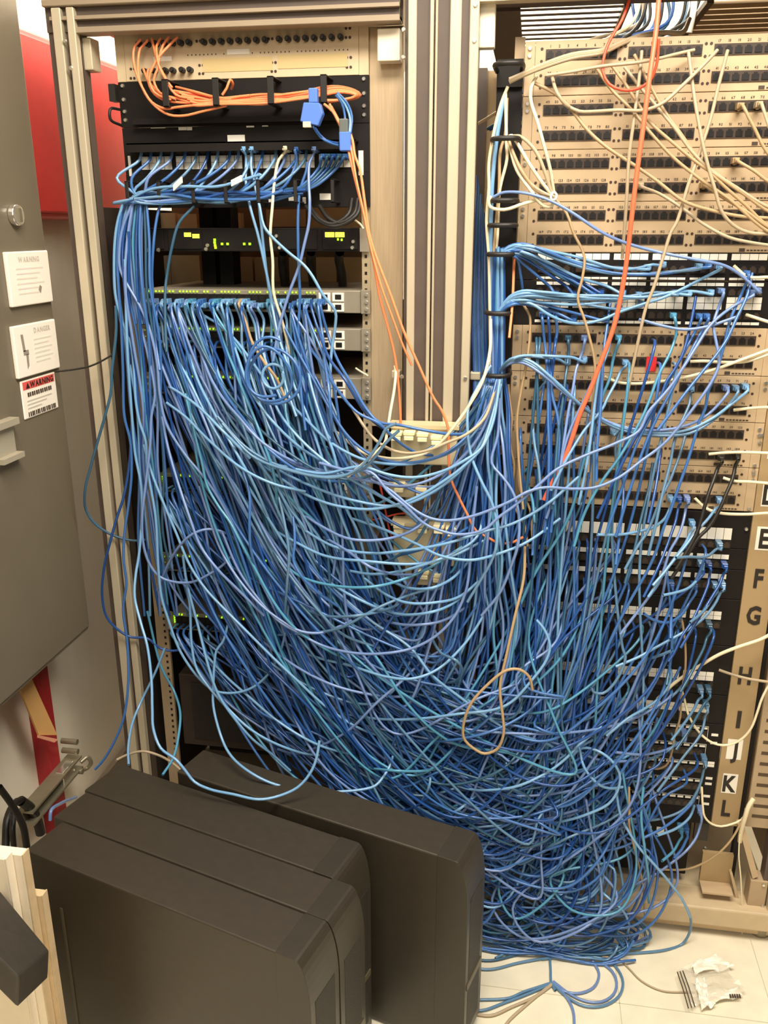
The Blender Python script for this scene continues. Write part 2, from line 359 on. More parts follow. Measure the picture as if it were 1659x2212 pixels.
# ================================================================== patch panels of the right rack
U = .04445
port_me = MB().prism([(-.0058, -.0062), (.0058, -.0062), (.0058, .003), (.003, .003), (.003, .0058), (-.003, .0058), (-.003, .003), (-.0058, .003)], 'y', -.0012, 0).mesh('port', SOCKET)
div_me = None
GX = [(.0, .1218), (.1408, .2635), (.2828, .4105)]
def tan_panel(ztop, first, label):
    t = thing('patch_panel', label, 'patch panel', (.205, 0, ztop-U), 'beige patch panels in the right rack')
    fp = MB().box(-.0185, .4285, -.004, .004, ztop-2*U+.0006, ztop-.0006).build('faceplate', TAN, t, bevel=.0006, seg=1)
    MB().box(-.036, -.0189, -.003, .004, ztop-2*U+.0006, ztop-.0006).build('mounting_ear', TAN, t)
    MB().box(.4289, .4466, -.003, .004, ztop-2*U+.0006, ztop-.0006).build('mounting_ear', TAN, t)
    for i in range(2):
        z = ztop-.0234-.0423*i
        num = MB()
        for g, (a, b) in enumerate(GX):
            blk = MB().box(a, b, -.0058, -.003, z-.0088, z+.0088).build('port_block', BROWN, t)
            for k in range(8):
                x = a+(k+.5)*(b-a)/8
                inst('port', port_me, blk, (x, -.0058, z))
                text(num, str(first+24*i+8*g+k), (x, -.0044, z+.0115), XR, ZU, .0042)
        num.build('port_numbers', INK, t)
        for bx in (-.007, .1313, .2732, .4165):
            for dx in ((-.0042, .0042) if .1 < bx < .3 else (0,)):
                for dz in (-.0098, .0098): inst('rivet_hole', hole_me, t, (bx+dx, -.004, z+dz))
    # maker's print at the lower right, only a dark smudge in the photo
    pr = MB()
    for k in range(7): pr.box(.375+k*.006, .3795+k*.006, -.0044, -.004, ztop-2*U+.003, ztop-2*U+.0056)
    pr.box(.362, .372, -.0044, -.004, ztop-2*U+.002, ztop-2*U+.008)
    pr.build('maker_print', INK, t)
    for x in (-.028, .4385):
        for z in (ztop-.012, ztop-.024): inst('screw', screw_me, t, (x, -.003, z))
    return t
ords = ('topmost', 'second', 'third', 'fourth')
for n in range(4):
    tan_panel(1.74+2*U-2*n*U, 1+48*n, f'beige patch panel, {ords[n]} of the upper four above the black panels in right rack')
for n in range(4):
    tan_panel(1.74-9*U-2*n*U, 1+48*n, f'beige patch panel, {ords[n]} of the four below the black panels in right rack')
tag(MB().box(*[at(1396, 785, -.008)[0], at(1418, 785, -.008)[0]], -.0072, -.0066, at(1405, 802, -.007)[2], at(1405, 770, -.007)[2]).build('red_tape_tag', REDT), 'small red square of tape stuck on a beige patch panel in right rack', 'tape')

tab_me = {}
def black_panel(z0, z1, label, tabs=(), ports=(), x0=0., x1=.4165, group='black patch panels in the right rack', org=None, groups=6, ear=True, ncol=4):
    t = thing('patch_panel', label, 'patch panel', ((x0+x1)/2, 0, (z0+z1)/2), group)
    MB().box(x0-.036 if ear else x0-.018, x1+.03 if ear else x1+.018, -.002, .005, z0+.0004, z1-.0004).build('faceplate', BLACK, t, bevel=.0006, seg=1)
    P = (x1-x0)/groups
    for zc, h, rows in tabs:
        for g in range(groups):
            a = x0+g*P+.0035; wd = (P-.007)/ncol
            for r in range(rows):
                for k in range(ncol):
                    key = (round(wd, 4), round(h/rows, 4))
                    if key not in tab_me: tab_me[key] = MB().box(-wd/2+.0005, wd/2-.0005, -.0012, 0, -h/rows/2+.0005, h/rows/2-.0005).mesh('label_tab', WHITE)
                    inst('label_tab', tab_me[key], t, (a+(k+.5)*wd, -.002, zc+h/2-(r+.5)*h/rows))
    for zc in ports:
        for g in range(groups):
            a = x0+g*P+.0035; b = a+P-.007
            blk = MB().box(a, b, -.004, -.001, zc-.0085, zc+.0085).build('port_block', SOCKET, t)
            for k in range(ncol): inst('port', port_me2, blk, (a+(k+.5)*(b-a)/ncol, -.004, zc))
    return t
port_me2 = MB().prism([(-.0056, -.006), (.0056, -.006), (.0056, .003), (.003, .003), (.003, .0056), (-.003, .0056), (-.003, .003), (-.0056, .003)], 'y', -.0012, 0).mesh('port', BROWN)
black_panel(1.4235, 1.4733, 'upper of the two black patch panels between the beige ones in right rack', [(1.466, .012, 1), (1.4275, .005, 1)], [1.4445])
black_panel(1.340, 1.4230, 'lower of the two black patch panels between the beige ones in right rack', [(1.4175, .0068, 1), (1.3840, .024, 2), (1.3475, .006, 1)], [1.404, 1.3615])
black_panel(.905, .980, 'black patch panel with a tall white label row beside the letter E', [(.9355, .025, 1)], [.9135], group='black patch panels in the lower right rack', ncol=4)
black_panel(.860, .9045, 'black patch panel with a thin white label row just below letter E', [(.8865, .0105, 1)], [.871], group='black patch panels in the lower right rack')
black_panel(.795, .8595, 'black patch panel with thin white label row beside the letter F', [(.844, .011, 1)], [.826], group='black patch panels in the lower right rack')
black_panel(.69, .7945, 'black patch panel with double row of white labels beside the letter G', [(.7575, .019, 2)], [.737], group='black patch panels in the lower right rack')
black_panel(.575, .6895, 'black patch panel with double row of white labels beside the letter H', [(.617, .021, 2)], [.597], group='black patch panels in the lower right rack')
black_panel(.505, .5745, 'black patch panel with double white labels beside the letter I', [(.540, .020, 2)], [.521], group='black patch panels in the lower right rack')
pp = black_panel(.25, .5045, 'black patch panel with white printed outlines beside letters J to L', [], [.478, .434, .390, .346, .302], group='black patch panels in the lower right rack', groups=2, ncol=12)
b = MB()
for k in range(5):
    z = .478-.044*k
    for (a, c) in ((.0, .205), (.213, .4165)):
        b.box(a, c, -.0026, -.002, z+.0185, z+.0192); b.box(c-.0008, c, -.0026, -.002, z-.018, z+.019); b.box(a, a+.0008, -.0026, -.002, z-.018, z+.019)
        for j in range(12):
            x = a+.01+j*.0163; b.box(x, x+.012, -.0028, -.002, z+.0118, z+.0165)
for z in (.475, .455, .405, .398, .366, .352, .32, .30): b.box(.424, .438, -.0026, -.002, z, z+.006)
b.build('white_print', WHITE, pp)
bb = thing('equipment_box', 'dark equipment box at the bottom of the right rack below the printed panel', 'equipment', (.2, .05, .1))
MB().box(.0, .41, .01, .3, .1, .245).build('case', BLACK, bb, bevel=.002)
MB().box(.335, .352, .007, .0101, .205, .222).build('port_cover', WHITE, bb)
MB().box(.318, .324, .007, .0101, .205, .222).build('port_cover', WHITE, bb)

# ================================================================== left rack equipment
LX0, LX1 = -.8025, -.3165
fpn = thing('patch_panel', 'beige fibre patch panel with capped connectors at the top of the left rack', 'patch panel', (-.56, 0, 1.82))
MB().box(LX0+.018, LX1-.018, -.004, .004, 1.783, 1.872).build('faceplate', TAN2, fpn, bevel=.0006, seg=1)
MB().box(LX0, LX0+.0175, -.003, .004, 1.783, 1.872).build('mounting_ear', TAN2, fpn)
MB().box(LX1-.0175, LX1, -.003, .004, 1.783, 1.872).build('mounting_ear', TAN2, fpn)
MB().box(at(440,150,0)[0], at(590,150,0)[0], -.0048, -.004, 1.795, 1.818).build('blank_plate', mat('blank_plate_yellow', (206, 180, 126), .5), fpn)
MB().box(at(602,150,0)[0], at(752,150,0)[0], -.0048, -.004, 1.797, 1.820).build('blank_plate', mat('blank_plate_yellow', (206, 180, 126), .5), fpn)
cap = MB().cyl((0, 0, 0), .0052, -.012, 'y', 10); cap.cyl((0, -.012, 0), .0035, -.005, 'y', 8); cap_me = cap.mesh('connector_cap', RUBBER)
for g, (u0, u1, n) in enumerate(((306, 412, 7), (444, 576, 8), (606, 738, 8))):
    for k in range(n):
        p = at(u0+(u1-u0)*k/(n-1), 90-.035*(u0+(u1-u0)*k/(n-1)-440), 0); inst('connector_cap', cap_me, fpn, (p[0], -.004, 1.8445))
for u in (318, 338, 362, 378, 398, 415):
    p = at(u, 152, 0); inst('connector_cap', cap_me, fpn, (p[0], -.004, 1.799))
for u, v in ((430, 90), (585, 85), (752, 62), (752, 82), (436, 142), (436, 160), (592, 136), (592, 155), (754, 125), (754, 146), (288, 150), (288, 170)):
    p = at(u, v, 0)
    for dx in (-.003, .004): inst('rivet_hole', hole_me, fpn, (p[0]+dx, -.004, p[2]))
MB().box(at(492,110,0)[0], at(540,110,0)[0], -.0046, -.004, 1.8235, 1.832).build('label_strip', WHITE, fpn)
MB().box(at(333,120,0)[0], at(372,120,0)[0], -.0046, -.004, 1.816, 1.824).build('label_strip', WHITE, fpn)
b = MB()
for k in range(40): 
    if k % 9 != 8: b.box(-.66+k*.0078, -.658+k*.0078, -.0044, -.004, 1.8235, 1.826)
b.build('port_numbers', INK, fpn)

fm = thing('cable_manager', 'black cable manager with hoops carrying the orange fibre cables in left rack', 'cable manager', (-.56, 0, 1.74))
MB().box(LX0, LX1, -.004, .006, 1.703, 1.782).build('back_plate', BLACK, fm)
MB().box(LX0+.03, LX1-.03, -.02, -.004, 1.706, 1.716).build('lower_lip', BLACK, fm)
def hoop(par, x, z0, z1, d, wd=.012):
    p = [(x, -.004, z0), (x, -d, z0), (x, -d, z1), (x, -.004, z1)]
    m = MB().box(x-wd/2, x+wd/2, -d, -.004, z1-.003, z1); m.box(x-wd/2, x+wd/2, -d, -d+.003, z0, z1); m.box(x-wd/2, x+wd/2, -d, -.004, z0, z0+.003)
    m.build('hoop', RUBBER, par, bevel=.001, seg=1)
for u in (362, 470, 588, 702): hoop(fm, at(u, 200, -.05)[0], 1.730, 1.777, .062)
MB().box(-.8155, -.8025, -.02, .004, 1.748, 1.778).build('side_clip', RUBBER, fm)
MB().tube(spline([(-.803, -.004, 1.735), (-.81, -.03, 1.733), (-.811, -.032, 1.715), (-.803, -.004, 1.707)], .006), .0028, 8).build('side_ring', RUBBER, fm, smooth=True)
for x in (LX0+.009, LX1-.009):
    for z in (1.776, 1.752, 1.731, 1.716): inst('screw', screw_me, fm, (x, -.004, z))
for u0, u1, v0, v1 in ((328, 358, 258, 278), (388, 404, 264, 282), (406, 416, 264, 282), (534, 550, 262, 276), (568, 580, 258, 274)):
    a = at(u0, v1, 0); c = at(u1, v0, 0)
    MB().box(a[0], c[0], -.0052, -.004, max(a[2], 1.6682), min(c[2], 1.7015)).build('label_card', WHITE, fm)
bp = thing('patch_panel', 'black patch panel with white label grid feeding blue cables near the top of left rack', 'patch panel', (-.56, 0, 1.65))
MB().box(LX0, LX1, -.003, .006, 1.618, 1.702).build('faceplate', BLACK, bp)
MB().box(LX0+.02, LX1-.02, -.034, -.003, 1.6695, 1.672).build('overhang', BLACK, bp)
MB().box(LX0+.02, LX1-.02, -.034, -.031, 1.656, 1.672).build('overhang', BLACK, bp)
a = at(494, 308, 0); MB().box(a[0], a[0]+.034, -.006, -.003, 1.674, 1.686).build('label_card', WHITE, bp)
MB().box(LX1-.02, LX1-.011, -.006, -.003, 1.612, 1.655).build('label_card', WHITE, bp)
MB().box(LX0+.008, LX0+.013, -.006, -.003, 1.615, 1.652).build('label_card', mat('white_label_card', (245, 238, 222)), bp)
for g in range(6):
    x0 = -.768+g*.071
    for r in range(2):
        for k in range(4):
            key = 'lt'
            if key not in tab_me: tab_me[key] = MB().box(-.0072, .0072, -.0012, 0, -.0058, .0058).mesh('label_tab', WHITE)
            inst('label_tab', tab_me[key], bp, (x0+.0075+k*.0158, -.003, 1.6445-r*.0122))
    blk = MB().box(x0-.002, x0+.064, -.005, -.002, 1.654, 1.670).build('port_block', SOCKET, bp)
    for k in range(4): inst('port', port_me2, blk, (x0+.0075+k*.0158, -.005, 1.662))
cm2 = thing('cable_manager', 'black cable manager packed with blue cables under the labelled panel in left rack', 'cable manager', (-.56, 0, 1.58))
MB().box(LX0, LX1, -.004, .006, 1.556, 1.6176).build('back_plate', BLACK, cm2)
for u in (278, 346, 420, 490, 560, 640, 720): hoop(cm2, at(u, 420, -.05)[0], 1.562, 1.604, .058, .007)
for u0, u1, v0, v1 in ((625, 640, 420, 434), (655, 662, 426, 440), (692, 716, 418, 432), (582, 588, 425, 437)):
    a = at(u0, v1, 0); c = at(u1, v0, 0); MB().box(a[0], c[0], -.0052, -.004, a[2], c[2]).build('label_card', WHITE, cm2)
ro = thing('router', 'dark slim router with green and yellow status lights in the left rack', 'router', (-.56, .1, 1.5))
MB().box(LX0+.02, LX1-.02, -.002, .25, 1.474, 1.518).build('case', BLACK, ro, bevel=.0015)
for x in (LX0+.01, LX1-.01): MB().box(x-.0095, x+.0095, -.004, -.001, 1.474, 1.518).build('mounting_ear', SWGREY, ro)
for x0, x1 in ((-.79, -.735), (-.725, -.655), (-.50, -.42), (-.41, -.34)): MB().box(x0, x1, -.005, -.002, 1.478, 1.514).build('interface_card', BLACK, ro, bevel=.001, seg=1)
b = MB()
for u, v in ((405, 507), (423, 510)): p = at(u, v, -.006); b.box(p[0]-.007, p[0]+.007, -.0064, -.005, p[2]-.004, p[2]+.004)
for u, v in ((712, 507), (734, 507)): p = at(u, v, -.006); b.box(p[0]-.009, p[0]+.009, -.0064, -.005, p[2]-.0045, p[2]+.0045)
b.build('yellow_lights', LEDY, ro)
b = MB()
for u, v in ((463, 518), (463, 524), (464, 530), (465, 535), (479, 527), (491, 527), (527, 527), (539, 527), (730, 517), (738, 518)): p = at(u, v, -.006); b.box(p[0]-.0018, p[0]+.0018, -.0064, -.0018, p[2]-.0022, p[2]+.0022)
b.build('green_lights', LED, ro)
for u, v in ((301, 521), (448, 530), (445, 538), (763, 522), (761, 535), (597, 510), (604, 535), (318, 540), (342, 540)): inst('screw', screw_me, ro, at(u, v, -.006))
def switch(ztop, name, label, visible=True, h=.0435):
    t = thing('network_switch', label, 'network switch', (-.56, .1, ztop-h/2), 'network switches in the left rack')
    MB().box(LX0+.019, LX1-.019, -.002, .3, ztop-h, ztop).build('case', SWGREY, t, bevel=.0015)
    for x in (LX0+.01, LX1-.009):
        MB().box(x-.0095, x+.0095, -.006, -.001, ztop-h-.001, ztop+.002).build('mounting_ear', SWGREY, t, bevel=.001, seg=1)
        for z in (ztop-.008, ztop-.022, ztop-.036): inst('screw', screw_me, t, (x+.002, -.006, z))
    MB().box(-.775, -.425, -.0045, -.002, ztop-.038, ztop-.009).build('port_bank', BLACK, t)
    b = MB()
    for k in range(24):
        x = -.768+k*.0145
        for dz in (-.0165, -.0305): b.box(x-.0055, x+.0055, -.0055, -.0044, ztop+dz-.0052, ztop+dz+.0052)
    b.build('port_rows', SOCKET, t)
    b = MB()
    for k in range(48):
        if rng.random() < .72: b.box(-.7755+k*.00735, -.7735+k*.00735, -.0058, -.0018, ztop-.006, ztop-.0028)
    for j in range(4): b.box(-.7795, -.7775, -.0058, -.0018, ztop-.010-.005*j, ztop-.0075-.005*j)
    b.build('status_lights', LED, t)
    if visible:
        for i in range(2):
            for j in range(2):
                x = -.408+i*.0275; z = ztop-.0125-j*.0195
                c = MB().box(x-.0115, x+.0115, -.0055, -.002, z-.0082, z+.0082).build('uplink_cage', WHITE, t)
                MB().box(x-.006, x+.0065, -.0062, -.0054, z-.0045, z+.005).build('uplink_socket', SOCKET, c)
    return t
switch(1.4005, 'a', 'grey network switch, topmost of the stack, with a row of green lights')
switch(1.3265, 'b', 'grey network switch, second from the top, with yellow rimmed uplink sockets')
switch(1.2285, 'c', 'grey network switch, third from the top, half hidden behind blue cables')
for z, lab in ((1.012, 'grey network switch, fourth from the top, almost buried in blue cables'), (.825, 'grey network switch, fifth from the top, glimpsed through the cable tangle'), (.68, 'grey network switch, lowest of the stack, glimpsed through the cable tangle')): switch(z, 'd', lab)
ups = thing('power_supply', 'dark brown power supply box low in the left rack behind the cables', 'power supply', (-.56, .1, .42))
MB().box(LX0+.02, LX1-.02, .0, .3, .33, .52).build('case', mat('dark_brown_case', (58, 46, 38), .5, noise=.1), ups, bevel=.003)
MB().box(LX0+.05, LX1-.05, -.004, .0, .35, .50).build('front_grille', PCV, ups, bevel=.002)
# things seen deep in the open bays of the left rack
rp = thing('rear_equipment', 'beige equipment backs seen through the open bays of the left rack', 'equipment', (-.56, .3, 1.45))
for u0, u1, v0, v1 in ((296, 378, 460, 498), (386, 424, 462, 500), (450, 468, 462, 500), (492, 520, 460, 500), (576, 660, 452, 490), (665, 780, 448, 500), (300, 366, 552, 622), (372, 430, 552, 622), (500, 545, 556, 622), (552, 604, 556, 620), (626, 665, 556, 620), (684, 726, 556, 620), (735, 784, 556, 620)):
    a = at(u0, v1, .29); c = at(u1, v0, .29); MB().box(a[0], c[0], .29, .31, a[2], c[2]).build('back_plate', mat('rear_beige_plate', (216, 188, 142), .6), rp)
for i, us in enumerate(((604, 612, 618), (664, 674, 678), (726, 738, 741))):
    tag(MB().tube(spline([at(us[0]+8, 545, .05), at(us[0]+6, 562, .08), at(us[1], 590, .1), at(us[2], 628, .12)], .01), .009, 8).build('mains_lead', RUBBER, smooth=True), f'thick black power cord in the open bay, {("leftmost", "middle", "rightmost")[i]} of three', 'power cord', 'power cords behind the bay')
for i, (u0, u1, s) in enumerate(((668, 760, 30), (690, 772, 26), (660, 778, 38))):
    tag(MB().tube(spline([at(u0, 445, -.02), at(u0+.25*(u1-u0), 462+s*.4, -.04), at(u0+.55*(u1-u0), 466+s*.6, -.045), at(u1-8, 458+s*.2, -.04), at(u1, 430, -.02)], .01), .0042, 8).build('mains_lead', RUBBER, smooth=True), f'black cord looping under the upper right cable manager, {("innermost", "middle", "outermost")[i]} of three', 'power cord', 'looped black cords')
for u, q in ((440, 'left'), (478, 'right')):
    a = at(u, 625, .15); tag(MB().box(a[0], a[0]+.03, .15, .2, 1.39, 1.58).build('upright_bar', BLACK), f'dark upright bar inside the open bay of left rack, {q} one of two', 'bar')

# ================================================================== clip brackets between the racks
clip_me = MB().box(-.011, .011, -.022, .0, -.003, .004).box(-.009, .009, -.026, -.014, -.012, -.004).mesh('clip', CREAMW, bevel=.001, seg=1)
def clip_bracket(u0, u1, v0, v1, label, spots):
    a = at(u0, v1, -.095); c = at(u1, v0, -.075)
    t = thing('clip_bracket', label, 'bracket', ((a[0]+c[0])/2, -.08, a[2]), 'beige clip brackets between the racks')
    MB().box(a[0], c[0], -.10, -.062, a[2], c[2]).build('box_body', mat('beige_bracket_paint', (206, 190, 150), .5), t, bevel=.003)
    MB().box(a[0]-.004, c[0]+.004, -.104, -.062, c[2]-.004, c[2]+.003).build('top_flange', mat('beige_bracket_paint', (206, 190, 150)), t)
    for u, v in spots:
        p = at(u, v, -.115); inst('clip', clip_me, t, (p[0], -.1, p[2]))
clip_bracket(845, 990, 918, 1000, 'beige bracket with four cream clips, uppermost of three between the racks', ((856, 937), (884, 936), (913, 939), (943, 946)))
clip_bracket(850, 985, 1128, 1215, 'beige bracket with cream clips, middle of three between the racks', ((862, 1137), (913, 1136), (975, 1143), (948, 1137)))
clip_bracket(900, 962, 1228, 1262, 'beige bracket with cream clips, lowest of three between the racks', ((915, 1236), (946, 1243)))
clip_bracket(843, 900, 1042, 1072, 'small beige bracket with one white clip between two clip brackets', ((862, 1048), (910, 1057)))
# ================================================================== left wall things
EX = -.955
en = thing('electrical_enclosure', 'large grey metal electrical enclosure on the left wall with warning plates', 'enclosure', (-1.03, -.5, .65))
MB().box(-1.1, EX-.004, -1.4, -.062, .652, 2.3).build('case', GREYP, en, bevel=.006)
MB().box(EX-.006, EX, -1.38, -.066, .662, 2.29).build('door', GREYP, en, bevel=.004)
lk = MB().cyl((EX, -.167, 1.541), .019, .012, 'x', 20).build('lock', STEEL, en, smooth=False, bevel=.002)
MB().box(EX+.011, EX+.016, -.171, -.163, 1.529, 1.553).build('lock_slot', GALV, lk)
hd = MB().box(EX, EX+.02, -.33, -.265, 1.172, 1.184).build('document_clip', mat('clear_clip', (196, 184, 160), .3, trans=.3), en)
MB().box(EX, EX+.02, -.33, -.262, 1.108, 1.118).build('document_clip', mat('clear_clip', (196, 184, 160)), en)
MB().box(EX, EX+.006, -.33, -.266, 1.118, 1.172).build('document_window', mat('clear_window', (168, 160, 140), .25), en)
def plate(y0, y1, z0, z1, label, title, th=.008):
    t = thing('warning_plate', label, 'sign', (EX, (y0+y1)/2, z0), 'plates on the grey enclosure')
    MB().box(EX, EX+th, y0, y1, z0, z1).build('plate', mat('white_sign_plastic', (250, 240, 224), .5), t, bevel=.002)
    return t
FAINT = mat('faint_grey_print', (206, 194, 180), .7)
p1_ = plate(-.219, -.0745, 1.379, 1.477, 'upper white warning plate on the grey enclosure with faint heading', 'WARNING')
b = MB(); text(b, 'WARNING', (EX+.0085, -.147, 1.458), (0, 1, 0), ZU, .009); b.build('heading', FAINT, p1_)
b = MB()
for k in range(6): b.box(EX+.008, EX+.0084, -.195, -.10-.012*(k % 3), 1.445-.009*k, 1.448-.009*k)
b.build('small_print', mat('very_faint_print', (232, 220, 204), .7), p1_)
b = MB(); b.add([(EX+.0085, -.125, 1.405), (EX+.0085, -.118, 1.398), (EX+.0085, -.112, 1.41), (EX+.0085, -.119, 1.414)], [(0, 1, 2, 3)]); b.build('pictogram', mat('grey_pictogram', (150, 138, 124), .7), p1_)
p2_ = plate(-.229, -.0775, 1.248, 1.345, 'middle white warning plate on the grey enclosure with a lightning sign', 'DANGER')
b = MB(); text(b, 'DANGER', (EX+.0085, -.13, 1.327), (0, 1, 0), ZU, .009); b.build('heading', FAINT, p2_)
b = MB()
for k in range(6): b.box(EX+.008, EX+.0084, -.165, -.10-.01*(k % 2), 1.313-.0085*k, 1.316-.0085*k)
b.build('small_print', mat('very_faint_print', (232, 220, 204)), p2_)
b = MB()
b.add([(EX+.0085, -.207, 1.328), (EX+.0085, -.199, 1.328), (EX+.0085, -.196, 1.296), (EX+.0085, -.204, 1.296)], [(0, 1, 2, 3)])
b.add([(EX+.0085, -.204, 1.298), (EX+.0085, -.186, 1.298), (EX+.0085, -.186, 1.289), (EX+.0085, -.204, 1.289)], [(0, 1, 2, 3)])
b.add([(EX+.0085, -.196, 1.29), (EX+.0085, -.188, 1.29), (EX+.0085, -.19, 1.268), (EX+.0085, -.196, 1.262)], [(0, 1, 2, 3)])
b.build('pictogram', mat('grey_pictogram', (150, 138, 124)), p2_)
p3_ = plate(-.219, -.093, 1.168, 1.2415, 'lowest plate on the grey enclosure, with a red WARNING band and barcode', 'W', .003)
MB().box(EX+.003, EX+.0034, -.213, -.099, 1.2235, 1.2385).build('red_band', mat('red_band_print', (226, 92, 84), .6), p3_)
b = MB(); text(b, 'WARNING', (EX+.0039, -.146, 1.2255), (0, 1, 0), ZU, .0105)
b.add([(EX+.0039, -.204, 1.2255), (EX+.0039, -.190, 1.2255), (EX+.0039, -.197, 1.2365)], [(0, 1, 2)])
b.build('heading', INKB, p3_)
b = MB()
for k in range(12): b.box(EX+.003, EX+.0036, -.2+k*.0075, -.1945+k*.0075-.001*(k % 2), 1.209, 1.217)
for k in range(16): b.box(EX+.003, EX+.0036, -.205+k*.0065, -.202+k*.0065+.001*(k % 3), 1.171, 1.180)
b.build('bold_print', INK, p3_)
b = MB()
for k in range(3): b.box(EX+.003, EX+.0036, -.205, -.115-.02*k, 1.200-.007*k, 1.2025-.007*k)
b.build('small_print', FAINT, p3_)

rb = thing('red_wall_cabinet', 'red painted box on the left wall between the grey enclosure and the rack', 'cabinet', (-1.07, .25, 1.54))
MB().box(-1.1, -1.045, -.03, .62, 1.537, 1.905).build('body', REDM, rb, bevel=.012, seg=3)
MB().box(-1.046, -1.038, -.02, .61, 1.55, 1.892).build('door', REDM, rb, bevel=.004)
# pipe, strut and tag on the wall below the enclosure
pi = thing('red_pipe', 'dark red square pipe running down the left wall behind the computers', 'pipe', (-1.08, -.1, 0))
MB().box(-1.1, -1.062, -.125, -.082, .1, .70).build('pipe_run', PIPE, pi, bevel=.003)
st = thing('strut_channel', 'galvanised strut bracket with bolts holding the red pipe', 'bracket', (-1.06, -.15, .29))
MB().box(-1.062, -1.05, -.27, -.05, .27, .305).build('channel_back', GALV, st)
MB().box(-1.05, -1.025, -.27, -.05, .30, .305).build('channel_lip', GALV, st)
MB().box(-1.05, -1.025, -.27, -.05, .27, .275).build('channel_lip', GALV, st)
MB().box(-1.05, -1.03, -.13, -.078, .268, .308).build('pipe_clamp', STEEL, st, bevel=.002)
for y, z in ((-.062, .268), (-.072, .33), (-.07, .355)): MB().cyl((-1.06, y, z), .007, .04, 'x', 10).build('bolt', GALV, st)
MB().tube(spline([(-1.03, -.05, .285), (-1.02, -.035, .29), (-1.015, -.03, .272), (-1.025, -.035, .258), (-1.03, -.05, .262)], .004), .005, 8).build('bolt', GALV, st, smooth=True)
tgp = MB(); A = [atx(40, 1480, -1.03), atx(66, 1460, -1.03), atx(124, 1588, -1.025), atx(84, 1588, -1.03)]
tgp.hexa(A, [p-np.array([.004, 0, 0]) for p in A])
tg = thing('paper_tag', 'folded buff paper tag hanging over the red pipe', 'tag', tuple(A[2]))
tgp.build('folded_sheet', TAG, tg)
A = [atx(84, 1588, -1.024), atx(126, 1597, -1.02), atx(118, 1604, -1.02), atx(84, 1594, -1.024)]
MB().hexa(A, [p-np.array([.004, 0, 0]) for p in A]).build('folded_edge', mat('pink_tag_edge', (236, 160, 128), .7), tg)
for i, (pts, r) in enumerate(((((-2, 1700, -.99), (30, 1745, -.98), (50, 1785, -.97), (58, 1830, -.97)), .007), (((45, 1730, -1.04), (65, 1745, -1.04), (80, 1770, -1.04), (88, 1800, -1.04)), .011), (((12, 1830, -1.02), (16, 1770, -1.03), (32, 1735, -1.04), (48, 1728, -1.04)), .008), (((30, 1830, -1.0), (27, 1790, -1.0), (30, 1760, -1.01)), .006))):
    tag(MB().tube(spline([atx(u, v, X) for u, v, X in pts], .012), r, 10).build('conduit_cable', RUBBER, smooth=True), f'black cable loop by the left wall above the white boards, {("frontmost", "thickest", "arching", "shortest")[i]} of four', 'cable', 'black cables by the wall')
tag(MB().tube(spline([atx(108, 1772, -1.02), atx(110, 1752, -1.02), atx(132, 1735, -1.03), atx(164, 1722, -1.04)], .01), .004, 8).build('wall_cable', CABLE['p'], smooth=True), 'short pale blue cable end on the wall beside the red pipe', 'cable')

# ================================================================== boards and case at bottom left
for i, (x1, zt, y0, y1, m_, lab) in enumerate(((-.759, .597, -.733, -.716, BOARD, 'front white board standing against the left wall'), (-.742, .592, -.715, -.698, BOARD, 'second white board standing behind the front one by the left wall'), (-.732, .50, -.697, -.682, BOARD2, 'low tan board rearmost of the boards by the left wall'))):
    t = thing('board', lab, 'board', (x1-.17, y0, 0), 'boards leaning bottom left')
    MB().box(x1-.34, x1-.002, y0, y1, .0, zt).build('sheet', m_, t, bevel=.0015, seg=1)
    MB().box(x1-.002, x1, y0, y1, .0, zt).build('edge_band', BOARD2 if i else BOARD, t)
cs = thing('equipment_case', 'dark grey case propped against the white boards in the bottom left corner', 'case', (-.72, -.8, .45))
fa = [at(-70, 1905, -.82), at(0, 1918, -.84), at(106, 2052, -.86), at(60, 2070, -.90)]
bo = [p+np.array([-.012, .0, -.10]) for p in fa]
T_ = [at(-120, 1950, -.87), at(-2, 1920, -.742), at(107, 2053, -.742), at(40, 2110, -.87)]
Bq = [p-np.array([.01, 0, .058]) for p in T_]
MB().hexa(T_, Bq).build('shell', CASEM, cs, bevel=.004)

